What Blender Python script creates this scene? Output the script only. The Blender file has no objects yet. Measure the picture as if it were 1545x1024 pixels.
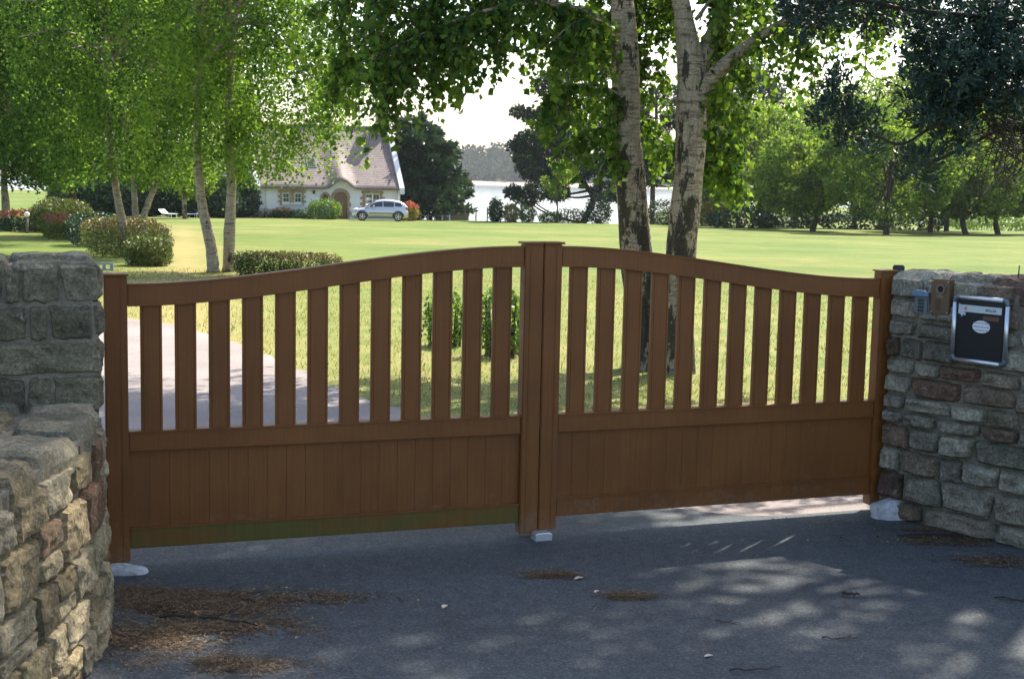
import bpy, bmesh, math, random
import numpy as np
from mathutils import Vector, Matrix, noise

random.seed(7)
RNG = np.random.default_rng(11)
scene = bpy.context.scene
COL = scene.collection
R = math.radians

# ------------------------------------------------------------------ camera
F, PW, PH, EYE = 2100.0, 1545.0, 1024.0, 1.80
PITCH, ROLL = math.atan((512 - 259.5) / F), R(1.2)
fw = np.array([0, math.cos(PITCH), -math.sin(PITCH)])
up0 = np.array([0, math.sin(PITCH), math.cos(PITCH)])
rt = np.array([math.cos(ROLL), 0, 0]) + math.sin(ROLL) * up0
up = math.cos(ROLL) * up0 - np.array([math.sin(ROLL), 0, 0])
cam_d = bpy.data.cameras.new('camera')
cam = bpy.data.objects.new('camera', cam_d)
COL.objects.link(cam)
cam_d.sensor_fit = 'HORIZONTAL'
cam_d.sensor_width = 36.0
cam_d.lens = 36.0 * F / PW
cam_d.clip_start, cam_d.clip_end = 0.05, 5000
cam.matrix_world = Matrix(((rt[0], up[0], -fw[0], 0), (rt[1], up[1], -fw[1], 0),
                           (rt[2], up[2], -fw[2], EYE), (0, 0, 0, 1)))
scene.camera = cam

# ------------------------------------------------------------------ sky, sun, exposure
SUN_AZ, SUN_EL = R(34), R(49)          # azimuth east of the viewing direction (+Y)
SUN = np.array([math.sin(SUN_AZ) * math.cos(SUN_EL), math.cos(SUN_AZ) * math.cos(SUN_EL), math.sin(SUN_EL)])
world = bpy.data.worlds.new('World')
scene.world = world
world.use_nodes = True
wn, wl = world.node_tree.nodes, world.node_tree.links
wn.clear()
sky = wn.new('ShaderNodeTexSky')
sky.sky_type = 'NISHITA'
sky.sun_disc = False
sky.sun_elevation = SUN_EL
sky.sun_rotation = SUN_AZ
sky.altitude = 0
sky.air_density, sky.dust_density, sky.ozone_density = 1.0, 2.2, 0.7
bg = wn.new('ShaderNodeBackground')
bg.inputs[1].default_value = 0.15
wo = wn.new('ShaderNodeOutputWorld')
wl.new(sky.outputs[0], bg.inputs[0])
wl.new(bg.outputs[0], wo.inputs[0])
sun_d = bpy.data.lights.new('sun', 'SUN')
sun_d.energy, sun_d.angle, sun_d.color = 5.0, R(0.53), (1.0, 0.93, 0.82)
sun = bpy.data.objects.new('sun', sun_d)
COL.objects.link(sun)
sun.rotation_euler = Vector(-SUN).to_track_quat('-Z', 'Y').to_euler()
sun.location = (20, 25, 40)
vs = scene.view_settings
vs.view_transform, vs.look, vs.gamma, vs.use_curve_mapping = 'Standard', 'None', 1.0, False
vs.exposure = 1.3
scene.cycles.use_denoising = True
scene.cycles.max_bounces = 8
scene.cycles.transparent_max_bounces = 8
scene.cycles.volume_bounces = 0

# ------------------------------------------------------------------ placing helpers
def ray(x, y):
    return fw + (x - PW / 2) / F * rt - (y - PH / 2) / F * up

def sstep(a, b, x):
    t = np.clip((np.asarray(x, float) - a) / (b - a), 0, 1)
    return t * t * (3 - 2 * t)

def terrain(x, y):
    """ground height: level at the gate, falling gently to the house, then to the estuary"""
    x, y = np.asarray(x, float), np.asarray(y, float)
    base = -0.0196 * np.clip(y - 8, 0, 115)
    open_ = 1 - sstep(14, 30, x) - (1 - sstep(-44, -30, x))
    drop = -10.5 * sstep(104, 190, y)
    drop_side = -10.5 * sstep(200, 420, y)
    return base + drop * open_ + drop_side * (1 - open_)

def at(x, y, Y):
    r = ray(x, y)
    return np.array([0, 0, EYE]) + r * (Y / r[1])

def ground(x, y, d=20.0):
    for _ in range(60):
        r = ray(x, y)
        t = (float(terrain(r[0] * d / r[1], d)) - EYE) / r[2]
        p = np.array([0, 0, EYE]) + r * t
        d = 0.5 * d + 0.5 * min(p[1], 150)
    return p

# ------------------------------------------------------------------ object helpers
def link(o, parent=None):
    COL.objects.link(o)
    if parent is not None:
        o.parent = parent
    return o

def thing(name, label, cat, loc=(0, 0, 0), rotz=0.0, group=None):
    o = bpy.data.objects.new(name, None)
    o.empty_display_size = 0.2
    link(o)
    o.location = Vector([float(v) for v in loc])
    o.rotation_euler = (0, 0, rotz)
    tag(o, label, cat, group)
    return o

def tag(o, label=None, cat=None, group=None, kind=None):
    if label: o['label'] = label
    if cat: o['category'] = cat
    if group: o['group'] = group
    if kind: o['kind'] = kind
    return o

def obj(name, me, mat=None, parent=None, world=True):
    """one mesh object; with world=True the vertices are world coordinates and the parent sits unrotated"""
    o = bpy.data.objects.new(name, me)
    if mat is not None and len(me.materials) == 0:
        me.materials.append(mat)
    link(o, parent)
    if parent is not None and world:
        root, off = parent, Vector((0, 0, 0))
        while root is not None:
            if root.type == 'EMPTY': off = off + root.location
            root = root.parent
        if parent.type == 'EMPTY':
            o.matrix_parent_inverse = Matrix.Translation(-off)
    return o

class MB:
    """collects faces, then becomes one mesh"""
    def __init__(self): self.v, self.f = [], []
    def add(self, vs, fs):
        n = len(self.v)
        self.v.extend([tuple(map(float, p)) for p in vs])
        self.f.extend([tuple(n + i for i in f) for f in fs])
        return self
    def box(self, lo, hi, M=None):
        x0, y0, z0 = lo; x1, y1, z1 = hi
        vs = [(x0, y0, z0), (x1, y0, z0), (x1, y1, z0), (x0, y1, z0), (x0, y0, z1), (x1, y0, z1), (x1, y1, z1), (x0, y1, z1)]
        if M is not None: vs = [M @ Vector(p) for p in vs]
        return self.add(vs, [(0, 3, 2, 1), (4, 5, 6, 7), (0, 1, 5, 4), (1, 2, 6, 5), (2, 3, 7, 6), (3, 0, 4, 7)])
    def prism(self, poly, y0, y1):
        """polygon in x,z extruded along y"""
        n = len(poly)
        vs = [(p[0], y0, p[1]) for p in poly] + [(p[0], y1, p[1]) for p in poly]
        fs = [tuple(range(n)), tuple(range(2 * n - 1, n - 1, -1))]
        fs += [(i + n, (i + 1) % n + n, (i + 1) % n, i) for i in range(n)]
        return self.add(vs, fs)
    def tube(self, pts, radii, sides=6, jitter=0.0, cap=True):
        pts = [Vector([float(c) for c in p]) for p in pts]
        vs, fs = [], []
        a = Vector((1, 0, 0))
        for i, p in enumerate(pts):
            d = (pts[min(i + 1, len(pts) - 1)] - pts[max(i - 1, 0)])
            if d.length < 1e-7: d = Vector((0, 0, 1))
            d.normalize()
            a = (a - d * a.dot(d))
            if a.length < 1e-4: a = d.orthogonal()
            a.normalize()
            b = d.cross(a)
            for k in range(sides):
                th = 2 * math.pi * k / sides
                r = radii[i] * (1 + (random.uniform(-jitter, jitter) if jitter else 0))
                vs.append(p + (a * math.cos(th) + b * math.sin(th)) * r)
        for i in range(len(pts) - 1):
            for k in range(sides):
                k2 = (k + 1) % sides
                fs.append((i * sides + k, i * sides + k2, (i + 1) * sides + k2, (i + 1) * sides + k))
        if cap:
            fs.append(tuple(range(sides - 1, -1, -1)))
            fs.append(tuple((len(pts) - 1) * sides + k for k in range(sides)))
        return self.add(vs, fs)
    def mesh(self, name='mesh', smooth=False, bevel=0.0, seg=1):
        me = bpy.data.meshes.new(name)
        me.from_pydata(self.v, [], self.f)
        if bevel:
            bm = bmesh.new(); bm.from_mesh(me)
            bmesh.ops.recalc_face_normals(bm, faces=bm.faces)
            es = [e for e in bm.edges if len(e.link_faces) == 2 and e.calc_face_angle(0) > 0.5]
            bmesh.ops.bevel(bm, geom=es, offset=bevel, segments=seg, affect='EDGES', clamp_overlap=True)
            bm.to_mesh(me); bm.free()
        if smooth:
            me.polygons.foreach_set('use_smooth', [True] * len(me.polygons))
        me.update()
        return me

def fast_mesh(name, V, Fc, rnd=None, smooth=False):
    """V (n,3), Fc (m,k) arrays"""
    me = bpy.data.meshes.new(name)
    m, k = Fc.shape
    me.vertices.add(len(V)); me.vertices.foreach_set('co', np.ascontiguousarray(V, np.float32).ravel())
    me.loops.add(m * k); me.loops.foreach_set('vertex_index', np.ascontiguousarray(Fc, np.int32).ravel())
    me.polygons.add(m); me.polygons.foreach_set('loop_start', np.arange(0, m * k, k, dtype=np.int32))
    if smooth: me.polygons.foreach_set('use_smooth', np.ones(m, bool))
    me.update(calc_edges=True)
    if rnd is not None:
        at_ = me.attributes.new('rnd', 'FLOAT', 'FACE')
        at_.data.foreach_set('value', np.ascontiguousarray(rnd, np.float32))
    return me

def unit(a):
    return a / np.maximum(np.linalg.norm(a, axis=1, keepdims=True), 1e-9)

def leaf_mesh(name, P, size, down=0.3, wide=0.75, axis=None, axis_w=0.0, rnd=None, var=0.35):
    """many small folded leaves, each two triangles"""
    P = np.asarray(P, float); n = len(P)
    d = RNG.normal(size=(n, 3))
    d = unit(d); d[:, 2] -= down
    if axis is not None: d = d + axis_w * axis
    d = unit(d)
    s = unit(np.cross(d, RNG.normal(size=(n, 3))))
    nn = np.cross(d, s)
    L = (size * RNG.uniform(1 - var, 1 + var, n))[:, None]
    Wd = L * wide
    V = np.empty((n, 4, 3))
    V[:, 0] = P
    V[:, 1] = P + d * L * .42 + s * Wd * .5 + nn * Wd * .14
    V[:, 2] = P + d * L
    V[:, 3] = P + d * L * .42 - s * Wd * .5 + nn * Wd * .14
    b = (np.arange(n) * 4)[:, None]
    Fc = np.concatenate([b + np.array([[0, 1, 2]]), b + np.array([[0, 2, 3]])], 1).reshape(-1, 3)
    r = RNG.random(n) if rnd is None else np.clip(rnd + RNG.normal(0, .22, n), 0, 1)
    return fast_mesh(name, V.reshape(-1, 3), Fc, np.repeat(r, 2))

# ------------------------------------------------------------------ materials
MATS = {}
def mat(name, col=(.5, .5, .5), rough=.6, metal=0.0, spec=.5):
    m = bpy.data.materials.new(name); m.use_nodes = True
    p = m.node_tree.nodes['Principled BSDF']
    p.inputs['Base Color'].default_value = (*col, 1)
    p.inputs['Roughness'].default_value = rough
    p.inputs['Metallic'].default_value = metal
    p.inputs['Specular IOR Level'].default_value = spec
    MATS[name] = m
    return m

class NT:
    def __init__(self, m):
        self.m, self.t = m, m.node_tree
        self.p = self.t.nodes.get('Principled BSDF')
        self.out = self.t.nodes['Material Output']
    def n(self, typ, **kw):
        nd = self.t.nodes.new(typ)
        for k, v in kw.items(): setattr(nd, k, v)
        return nd
    def l(self, a, b): self.t.links.new(a, b)
    def pos(self, scale=(1, 1, 1), obj_co=False):
        mp = self.n('ShaderNodeMapping'); mp.inputs['Scale'].default_value = scale
        if obj_co:
            self.l(self.n('ShaderNodeTexCoord').outputs['Object'], mp.inputs[0])
        else:
            self.l(self.n('ShaderNodeNewGeometry').outputs['Position'], mp.inputs[0])
        return mp.outputs[0]
    def noise(self, vec, scale, detail=4, rough=.55):
        nd = self.n('ShaderNodeTexNoise'); nd.inputs['Scale'].default_value = scale
        nd.inputs['Detail'].default_value = detail; nd.inputs['Roughness'].default_value = rough
        self.l(vec, nd.inputs['Vector']); return nd.outputs['Fac']
    def ramp(self, fac, stops, mode='LINEAR'):
        nd = self.n('ShaderNodeValToRGB'); cr = nd.color_ramp; cr.interpolation = mode
        while len(cr.elements) < len(stops): cr.elements.new(.5)
        for e, (p, c) in zip(cr.elements, stops):
            e.position = p; e.color = (*c, 1) if len(c) == 3 else c
        self.l(fac, nd.inputs[0]); return nd.outputs[0]
    def mix(self, a, b, fac, mode='MIX'):
        nd = self.n('ShaderNodeMix', data_type='RGBA', blend_type=mode)
        for sock, v in ((nd.inputs[0], fac), (nd.inputs[6], a), (nd.inputs[7], b)):
            if isinstance(v, (int, float)): sock.default_value = v
            elif isinstance(v, tuple): sock.default_value = (*v, 1)
            else: self.l(v, sock)
        return nd.outputs[2]
    def bump(self, h, strength=.5, dist=.02, chain=None):
        nd = self.n('ShaderNodeBump'); nd.inputs['Strength'].default_value = strength
        nd.inputs['Distance'].default_value = dist; self.l(h, nd.inputs['Height'])
        if chain is not None: self.l(chain, nd.inputs['Normal'])
        return nd.outputs[0]
    def col(self, c): self.l(c, self.p.inputs['Base Color'])
    def nrm(self, c): self.l(c, self.p.inputs['Normal'])

def grey(v): return (v, v, v)

def leaf_material(name, dark, light, trans=0.45, tr_gain=1.5, rough=.45, spec=.35):
    m = mat(name, light, rough, spec=spec); t = NT(m)
    at_ = t.n('ShaderNodeAttribute', attribute_name='rnd')
    c = t.ramp(at_.outputs['Fac'], [(0, dark), (.55, tuple((a + b) / 2 for a, b in zip(dark, light))), (1, light)])
    t.col(c)
    tl = t.n('ShaderNodeBsdfTranslucent')
    tc = t.mix(c, (tr_gain * 1.15, tr_gain, tr_gain * .5), 1.0, 'MULTIPLY')
    t.l(tc, tl.inputs['Color'])
    mx = t.n('ShaderNodeMixShader'); mx.inputs[0].default_value = trans
    t.l(t.p.outputs[0], mx.inputs[1]); t.l(tl.outputs[0], mx.inputs[2])
    t.l(mx.outputs[0], t.out.inputs[0])
    return m

M_BIRCH = leaf_material('birch_leaves', (.022, .068, .012), (.13, .22, .036), .52, 1.8, .5, .2)
M_BIRCH2 = leaf_material('weeping_birch_leaves', (.014, .052, .012), (.135, .235, .038), .54, 1.9, .5, .12)
M_ORCH = leaf_material('orchard_leaves', (.020, .062, .010), (.15, .24, .042), .5, 1.8, .6, .10)
M_CYP = leaf_material('cypress_sprays', (.007, .024, .020), (.034, .078, .058), .12, 1.1, .5)
M_CEDAR = leaf_material('cedar_sprays', (.014, .04, .022), (.045, .09, .04), .2, 1.2)
M_PINE = leaf_material('pine_needles', (.012, .03, .02), (.035, .065, .03), .2, 1.2)
M_HEDGE = leaf_material('hedge_leaves', (.03, .06, .014), (.12, .15, .04), .35, 1.4)
M_HEDGE_BR = leaf_material('bronze_hedge_leaves', (.04, .06, .018), (.19, .15, .06), .3, 1.3)
M_HEDGE_RED = leaf_material('red_hedge_leaves', (.06, .05, .02), (.32, .12, .07), .3, 1.3)
M_SHRUB = leaf_material('bright_shrub_leaves', (.05, .11, .02), (.15, .26, .05), .4, 1.4)
M_OLIVE = leaf_material('yellow_shrub_leaves', (.12, .13, .03), (.28, .24, .07), .4, 1.3)
M_FLOWER = leaf_material('pink_flower_petals', (.30, .14, .10), (.60, .42, .33), .3, 1.1)
M_REDFLOWER = leaf_material('red_flower_petals', (.25, .03, .03), (.5, .2, .12), .3, 1.1)
M_GRASS = leaf_material('grass_blades', (.07, .115, .02), (.28, .26, .085), .4, 1.3, .6)
M_WOODS = leaf_material('far_woodland_leaves', (.025, .045, .028), (.06, .085, .05), .15, 1.1, .95, .02)
M_NEEDLE = leaf_material('dry_pine_needles', (.028, .019, .012), (.34, .235, .135), 0.0, 1.0, .8, .2)

m = M_GATE = mat('gate_brown_lacquer', (.115, .050, .020), .5, spec=.35); t = NT(m)
v = t.pos((1, 1, 1))
g = t.noise(t.pos((160, 160, 2.5)), 1.0, 4, .65)
w = t.noise(v, 2.3, 4)
c = t.ramp(w, [(.3, (.150, .054, .0110)), (.7, (.208, .076, .0165))])
c = t.mix(c, t.ramp(g, [(.35, grey(.72)), (.65, grey(1.15))]), .55, 'MULTIPLY')
sp = t.noise(v, 75, 2)
c = t.mix(c, (.28, .22, .16), t.ramp(sp, [(.72, grey(0)), (.75, grey(.45))]))
sx = t.n('ShaderNodeSeparateXYZ'); t.l(v, sx.inputs[0])
mr = t.n('ShaderNodeMapRange'); t.l(sx.outputs['Z'], mr.inputs[0])
mr.inputs[1].default_value, mr.inputs[2].default_value, mr.inputs[3].default_value, mr.inputs[4].default_value = .02, .34, .16, -.12
ad = t.n('ShaderNodeMath', operation='ADD'); t.l(t.noise(v, 16, 7, .75), ad.inputs[0]); t.l(mr.outputs[0], ad.inputs[1])
c = t.mix(c, (.20, .135, .085), t.ramp(ad.outputs[0], [(.55, grey(0)), (.72, grey(.5))]))
rg = t.ramp(t.noise(v, 6, 5, .6), [(.3, grey(.38)), (.7, grey(.66))]); t.l(rg, t.p.inputs['Roughness'])
t.col(c); t.nrm(t.bump(g, .18, .002))
m = M_GATE_ALGAE = mat('gate_brown_lacquer_with_algae', (.09, .06, .02), .55, spec=.3); t = NT(m)
g = t.noise(t.pos((2.2, 2.2, 9)), 1.0, 5)
st = t.noise(t.pos((40, 40, 3)), 1.0, 4, .65)
a = t.ramp(g, [(.30, grey(.25)), (.52, grey(.9))])
c = t.mix((.185, .062, .013), (.098, .092, .018), a)
c = t.mix(c, t.ramp(st, [(.35, grey(.72)), (.65, grey(1.15))]), .5, 'MULTIPLY')
t.col(c); t.nrm(t.bump(st, .15, .002))

def stone_material(name, stops, scale=1.0, moss=.35):
    m = mat(name, (.3, .28, .24), .88, spec=.25); t = NT(m)
    oi = t.n('ShaderNodeObjectInfo')
    v = t.pos()
    c0 = t.ramp(oi.outputs['Random'], stops, 'LINEAR')
    n1 = t.noise(v, 9 * scale, 6, .65); n2 = t.noise(v, 75 * scale, 6, .8); n3 = t.noise(v, 3.0, 3)
    c = t.mix(c0, t.ramp(n1, [(.3, grey(.45)), (.5, grey(.95)), (.72, grey(1.6))]), .85, 'MULTIPLY')
    c = t.mix(c, t.ramp(n2, [(.32, grey(.30)), (.52, grey(1.0)), (.70, grey(2.0))]), .9, 'MULTIPLY')
    li = t.noise(v, 24, 4, .7)
    c = t.mix(c, (.46, .46, .40), t.ramp(li, [(.63, grey(0)), (.70, grey(.75))]))
    c = t.mix(c, (.085, .10, .04), t.ramp(n3, [(.5, grey(0)), (.68, grey(moss))]))
    t.col(c)
    b = t.bump(n1, .6, .03); b = t.bump(n2, 1.0, .012, b); t.nrm(b)
    return m
M_STONE_L = stone_material('rubble_stone', [(0, (.20, .155, .085)), (.3, (.33, .26, .145)), (.55, (.45, .37, .225)), (.8, (.28, .24, .16)), (.94, (.20, .12, .065)), (1, (.13, .075, .045))])
M_STONE_P = stone_material('grey_granite', [(0, (.11, .098, .065)), (.5, (.17, .15, .10)), (.85, (.24, .21, .14)), (1, (.16, .105, .065))])
M_STONE_R = stone_material('weathered_coursed_stone', [(0, (.15, .135, .10)), (.3, (.26, .235, .175)), (.6, (.37, .335, .25)), (.85, (.24, .20, .14)), (.95, (.17, .105, .07)), (1, (.10, .065, .05))])
m = M_MORTAR = mat('lime_mortar', (.2, .2, .17), .95, spec=.15); t = NT(m); v = t.pos()
n1 = t.noise(v, 7, 6, .7); n2 = t.noise(v, 90, 3)
c = t.ramp(n1, [(.3, (.105, .095, .070)), (.7, (.25, .225, .17))])
c = t.mix(c, t.ramp(n2, [(.3, grey(.6)), (.7, grey(1.3))]), .6, 'MULTIPLY')
t.col(c); t.nrm(t.bump(n2, .5, .006, t.bump(n1, .5, .02)))

m = M_ASPH = mat('road_asphalt', (.06, .06, .06), .86, spec=.3); t = NT(m); v = t.pos()
n1 = t.noise(v, .8, 6, .6); n2 = t.noise(v, 95, 4, .8); n3 = t.noise(v, 14, 5, .7); n4 = t.noise(v, 520, 2, .5)
c = t.ramp(n1, [(.3, (.050, .057, .060)), (.7, (.074, .083, .087))])
c = t.mix(c, t.ramp(n2, [(.28, grey(.3)), (.5, grey(.95)), (.64, grey(1.7)), (.74, grey(3.0))]), .95, 'MULTIPLY')
c = t.mix(c, t.ramp(n3, [(.3, grey(.72)), (.7, grey(1.25))]), .8, 'MULTIPLY')
c = t.mix(c, (.10, .08, .055), t.ramp(n3, [(.60, grey(0)), (.75, grey(.35))]))
t.col(c); t.nrm(t.bump(n4, .35, .002, t.bump(n2, .5, .005)))

m = M_DRIVE = mat('driveway_chippings', (.33, .28, .26), .92, spec=.2); t = NT(m); v = t.pos()
n1 = t.noise(v, .7, 5); n2 = t.noise(v, 120, 2, .6); n3 = t.noise(v, 6, 5, .7)
c = t.ramp(n1, [(.3, (.195, .168, .155)), (.7, (.275, .238, .222))])
c = t.mix(c, t.ramp(n2, [(.3, grey(.6)), (.7, grey(1.35))]), .7, 'MULTIPLY')
c = t.mix(c, (.20, .16, .11), t.ramp(n3, [(.55, grey(0)), (.7, grey(.6))]))
t.col(c); t.nrm(t.bump(n2, .5, .005))

m = M_LAWN = mat('mown_lawn', (.12, .15, .04), .9, spec=.1); t = NT(m); v = t.pos()
n1 = t.noise(v, .13, 6, .65); n2 = t.noise(v, 1.3, 5, .65); n3 = t.noise(v, 38, 3, .7); n5 = t.noise(t.pos((.05, .9, 1)), 1, 4)
c = t.ramp(n1, [(.34, (.088, .135, .026)), (.54, (.132, .162, .038)), (.70, (.200, .185, .062))])
c = t.mix(c, t.ramp(n2, [(.3, (.60, .75, .5)), (.55, grey(1.0)), (.75, (1.65, 1.25, 1.3))]), .45, 'MULTIPLY')
c = t.mix(c, t.ramp(n3, [(.28, grey(.45)), (.7, grey(1.5))]), .7, 'MULTIPLY')
c = t.mix(c, t.ramp(n5, [(.35, grey(.86)), (.65, grey(1.14))]), .7, 'MULTIPLY')
# worn, dry turf close to the gate and along the hedge row
sx = t.n('ShaderNodeSeparateXYZ'); t.l(v, sx.inputs[0])
mr = t.n('ShaderNodeMapRange'); t.l(sx.outputs['Y'], mr.inputs[0])
mr.inputs[1].default_value, mr.inputs[2].default_value = 34, 11
mr.inputs[3].default_value, mr.inputs[4].default_value = 0, .5
ml = t.n('ShaderNodeMath', operation='MULTIPLY'); t.l(mr.outputs[0], ml.inputs[0])
t.l(t.ramp(n2, [(.36, grey(.15)), (.6, grey(1))]), ml.inputs[1])
dry = t.mix((.32, .26, .11), t.ramp(n3, [(.28, grey(.5)), (.7, grey(1.35))]), .7, 'MULTIPLY')
c = t.mix(c, dry, ml.outputs[0])
# a dry trodden track between the hedge row and the twin birch
m1 = t.n('ShaderNodeMath', operation='MULTIPLY_ADD'); t.l(sx.outputs['Y'], m1.inputs[0]); m1.inputs[1].default_value = .238; t.l(sx.outputs['X'], m1.inputs[2])
m2 = t.n('ShaderNodeMath', operation='ABSOLUTE'); t.l(m1.outputs[0], m2.inputs[0])
m3 = t.n('ShaderNodeMath', operation='MULTIPLY_ADD'); t.l(n2, m3.inputs[0]); m3.inputs[1].default_value = 2.2; t.l(m2.outputs[0], m3.inputs[2])
mk = t.n('ShaderNodeMapRange'); t.l(m3.outputs[0], mk.inputs[0])
mk.inputs[1].default_value, mk.inputs[2].default_value, mk.inputs[3].default_value, mk.inputs[4].default_value = 1.1, 2.6, .75, 0
my = t.n('ShaderNodeMapRange'); t.l(sx.outputs['Y'], my.inputs[0]); my.inputs[1].default_value, my.inputs[2].default_value, my.inputs[3].default_value, my.inputs[4].default_value = 78, 55, 0, 1
mm = t.n('ShaderNodeMath', operation='MULTIPLY'); t.l(mk.outputs[0], mm.inputs[0]); t.l(my.outputs[0], mm.inputs[1])
c = t.mix(c, dry, mm.outputs[0])
t.col(c); t.nrm(t.bump(n3, .6, .03))

m = M_SOIL = mat('bare_soil', (.05, .035, .022), .95, spec=.1); t = NT(m); v = t.pos()
n1 = t.noise(v, 60, 4, .7); t.col(t.ramp(n1, [(.3, (.022, .016, .011)), (.7, (.075, .050, .032))])); t.nrm(t.bump(n1, .8, .01))

def birch_bark(name, darkness, zr=(.2, 1.9)):
    m = mat(name, (.5, .45, .36), .75, spec=.25); t = NT(m)
    v = t.pos((1, 1, 1)); hs = t.noise(t.pos((5, 5, 34)), 1, 5, .7); big = t.noise(t.pos((6.5, 6.5, 2.8)), 1, 9, .72)
    fine = t.noise(v, 60, 4, .7); fis = t.noise(t.pos((26, 26, 5)), 1, 4, .7)
    c = t.ramp(big, [(.3, (.26, .195, .12)), (.6, (.46, .38, .27))])
    c = t.mix(c, (.10, .075, .05), t.ramp(hs, [(.50, grey(0)), (.62, grey(.85))]))
    sx = t.n('ShaderNodeSeparateXYZ'); t.l(v, sx.inputs[0])
    mr = t.n('ShaderNodeMapRange'); t.l(sx.outputs['Z'], mr.inputs[0])
    mr.inputs[1].default_value, mr.inputs[2].default_value, mr.inputs[3].default_value, mr.inputs[4].default_value = zr[0], zr[1], .13, 0.0
    ad = t.n('ShaderNodeMath', operation='ADD'); t.l(big, ad.inputs[0]); t.l(mr.outputs[0], ad.inputs[1])
    c = t.mix(c, (.030, .024, .016), t.ramp(ad.outputs[0], [(.60 - darkness, grey(0)), (.64 - darkness, grey(.95))]))
    c = t.mix(c, t.ramp(fine, [(.3, grey(.45)), (.7, grey(1.4))]), .8, 'MULTIPLY')
    c = t.mix(c, (.11, .095, .04), t.ramp(fis, [(.52, grey(0)), (.7, grey(.6))]))
    t.col(c); t.nrm(t.bump(fis, .8, .02, t.bump(big, .5, .03)))
    return m
M_BARK1 = birch_bark('dark_fissured_birch_bark', .09)
M_BARK2 = birch_bark('pale_birch_bark', .05)
M_BARK3 = birch_bark('birch_bark', .0, (-1.2, .6))
m = M_BROWNBARK = mat('brown_bark', (.09, .065, .045), .9, spec=.15); t = NT(m)
n1 = t.noise(t.pos((20, 20, 4)), 1, 4); t.col(t.ramp(n1, [(.3, (.035, .027, .02)), (.7, (.12, .09, .065))])); t.nrm(t.bump(n1, .6, .03))

m = M_RENDER = mat('white_wall_render', (.74, .71, .70), .9, spec=.2); t = NT(m); v = t.pos()
n1 = t.noise(v, .8, 5); t.col(t.ramp(n1, [(.3, (.66, .63, .62)), (.7, (.78, .75, .74))])); t.nrm(t.bump(t.noise(v, 40, 3), .3, .01))
m = M_SLATE = mat('roof_slates', (.2, .17, .16), .68, spec=.3); t = NT(m)
br = t.n('ShaderNodeTexBrick'); mp = t.pos((1, 1, 1), True); t.l(mp, br.inputs[0])
n1 = t.noise(mp, 1.2, 5); n2 = t.noise(mp, 9, 4)
c = t.ramp(n1, [(.3, (.155, .114, .102)), (.7, (.240, .184, .168))])
c = t.mix(c, t.ramp(n2, [(.3, grey(.75)), (.7, grey(1.2))]), .8, 'MULTIPLY')
wv = t.n('ShaderNodeTexWave', wave_type='BANDS', bands_direction='Z'); wv.inputs['Scale'].default_value = 2.4; t.l(mp, wv.inputs[0])
t.col(c); t.nrm(t.bump(n2, .5, .03, t.bump(wv.outputs[1], .25, .03)))
m = M_HSTONE = mat('ochre_granite_surround', (.36, .26, .16), .9); t = NT(m)
oi = t.n('ShaderNodeObjectInfo'); n1 = t.noise(t.pos(), 3.5, 3)
t.col(t.ramp(n1, [(.3, (.22, .155, .09)), (.7, (.44, .33, .20))]))
M_DOOR = mat('varnished_oak_door', (.16, .075, .035), .5)
M_WHITE = mat('white_paint', (.8, .79, .77), .5)
M_GLASS = mat('dark_window_glass', (.02, .025, .025), .08, spec=.8)
M_BLACK = mat('black_enamel', (.010, .012, .016), .35, spec=.5)
m = M_ALU = mat('brushed_aluminium', (.62, .64, .66), .34, .9)
M_GALV = mat('galvanised_steel', (.55, .56, .57), .45, .7)
M_BRONZE = mat('bronze_faceplate', (.14, .085, .045), .5, .3)
M_KEYPAD = mat('grey_keypad_housing', (.13, .145, .15), .6)
M_KEYHOOD = mat('blue_grey_keypad_hood', (.12, .20, .28), .5)
M_DARK = mat('dark_key_rubber', (.02, .022, .025), .6)
M_PLATE = mat('pale_name_plate', (.50, .55, .55), .5)
M_STICKER = mat('white_oval_sticker', (.68, .70, .70), .6)
M_TAG = mat('brown_paper_label', (.12, .06, .035), .7)
M_REDMARK = mat('red_ink', (.55, .10, .06), .6)
M_INK = mat('dark_ink', (.03, .035, .05), .6)
M_BLUEINK = mat('faded_blue_ink', (.22, .26, .36), .6)
m = M_CONC = mat('pale_concrete', (.42, .43, .42), .9); t = NT(m); n1 = t.noise(t.pos(), 30, 5, .7)
t.col(t.ramp(n1, [(.3, (.24, .25, .25)), (.7, (.56, .57, .57))])); t.nrm(t.bump(n1, .6, .01))
M_CAR = mat('silver_car_paint', (.60, .58, .59), .28, .55, .6)
M_TYRE = mat('tyre_rubber', (.02, .02, .02), .8)
M_RIM = mat('alloy_wheel', (.55, .55, .56), .35, .8)
M_TRIM = mat('dark_red_trim', (.10, .03, .035), .5)
M_LAMP = mat('clear_headlamp', (.75, .76, .78), .12, .2, .8)
M_TAIL = mat('red_tail_lamp', (.30, .02, .02), .25)
M_LEAFDRY = mat('dead_leaf_brown', (.30, .17, .085), .8)
M_LEAFPALE = mat('dead_leaf_pale', (.55, .45, .33), .8)
M_TWIG = mat('dead_twig_bark', (.035, .026, .02), .9)
M_FENCEPOST = mat('weathered_fence_post', (.14, .11, .09), .9)
M_WIRE = mat('fence_wire', (.30, .31, .30), .5, .5)
m = M_MUD = mat('tidal_mud', (.26, .20, .17), .9); t = NT(m); n1 = t.noise(t.pos((.06, .3, 1)), 1, 4)
t.col(t.ramp(n1, [(.3, (.17, .125, .10)), (.7, (.34, .27, .23))]))
m = M_WATER = mat('estuary_water', (.16, .19, .20), .12, spec=.7); t = NT(m)
t.nrm(t.bump(t.noise(t.pos((.25, .6, 1)), 1, 4), .25, .3))
M_HILL = mat('wooded_hill_ground', (.04, .055, .03), .95)

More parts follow.
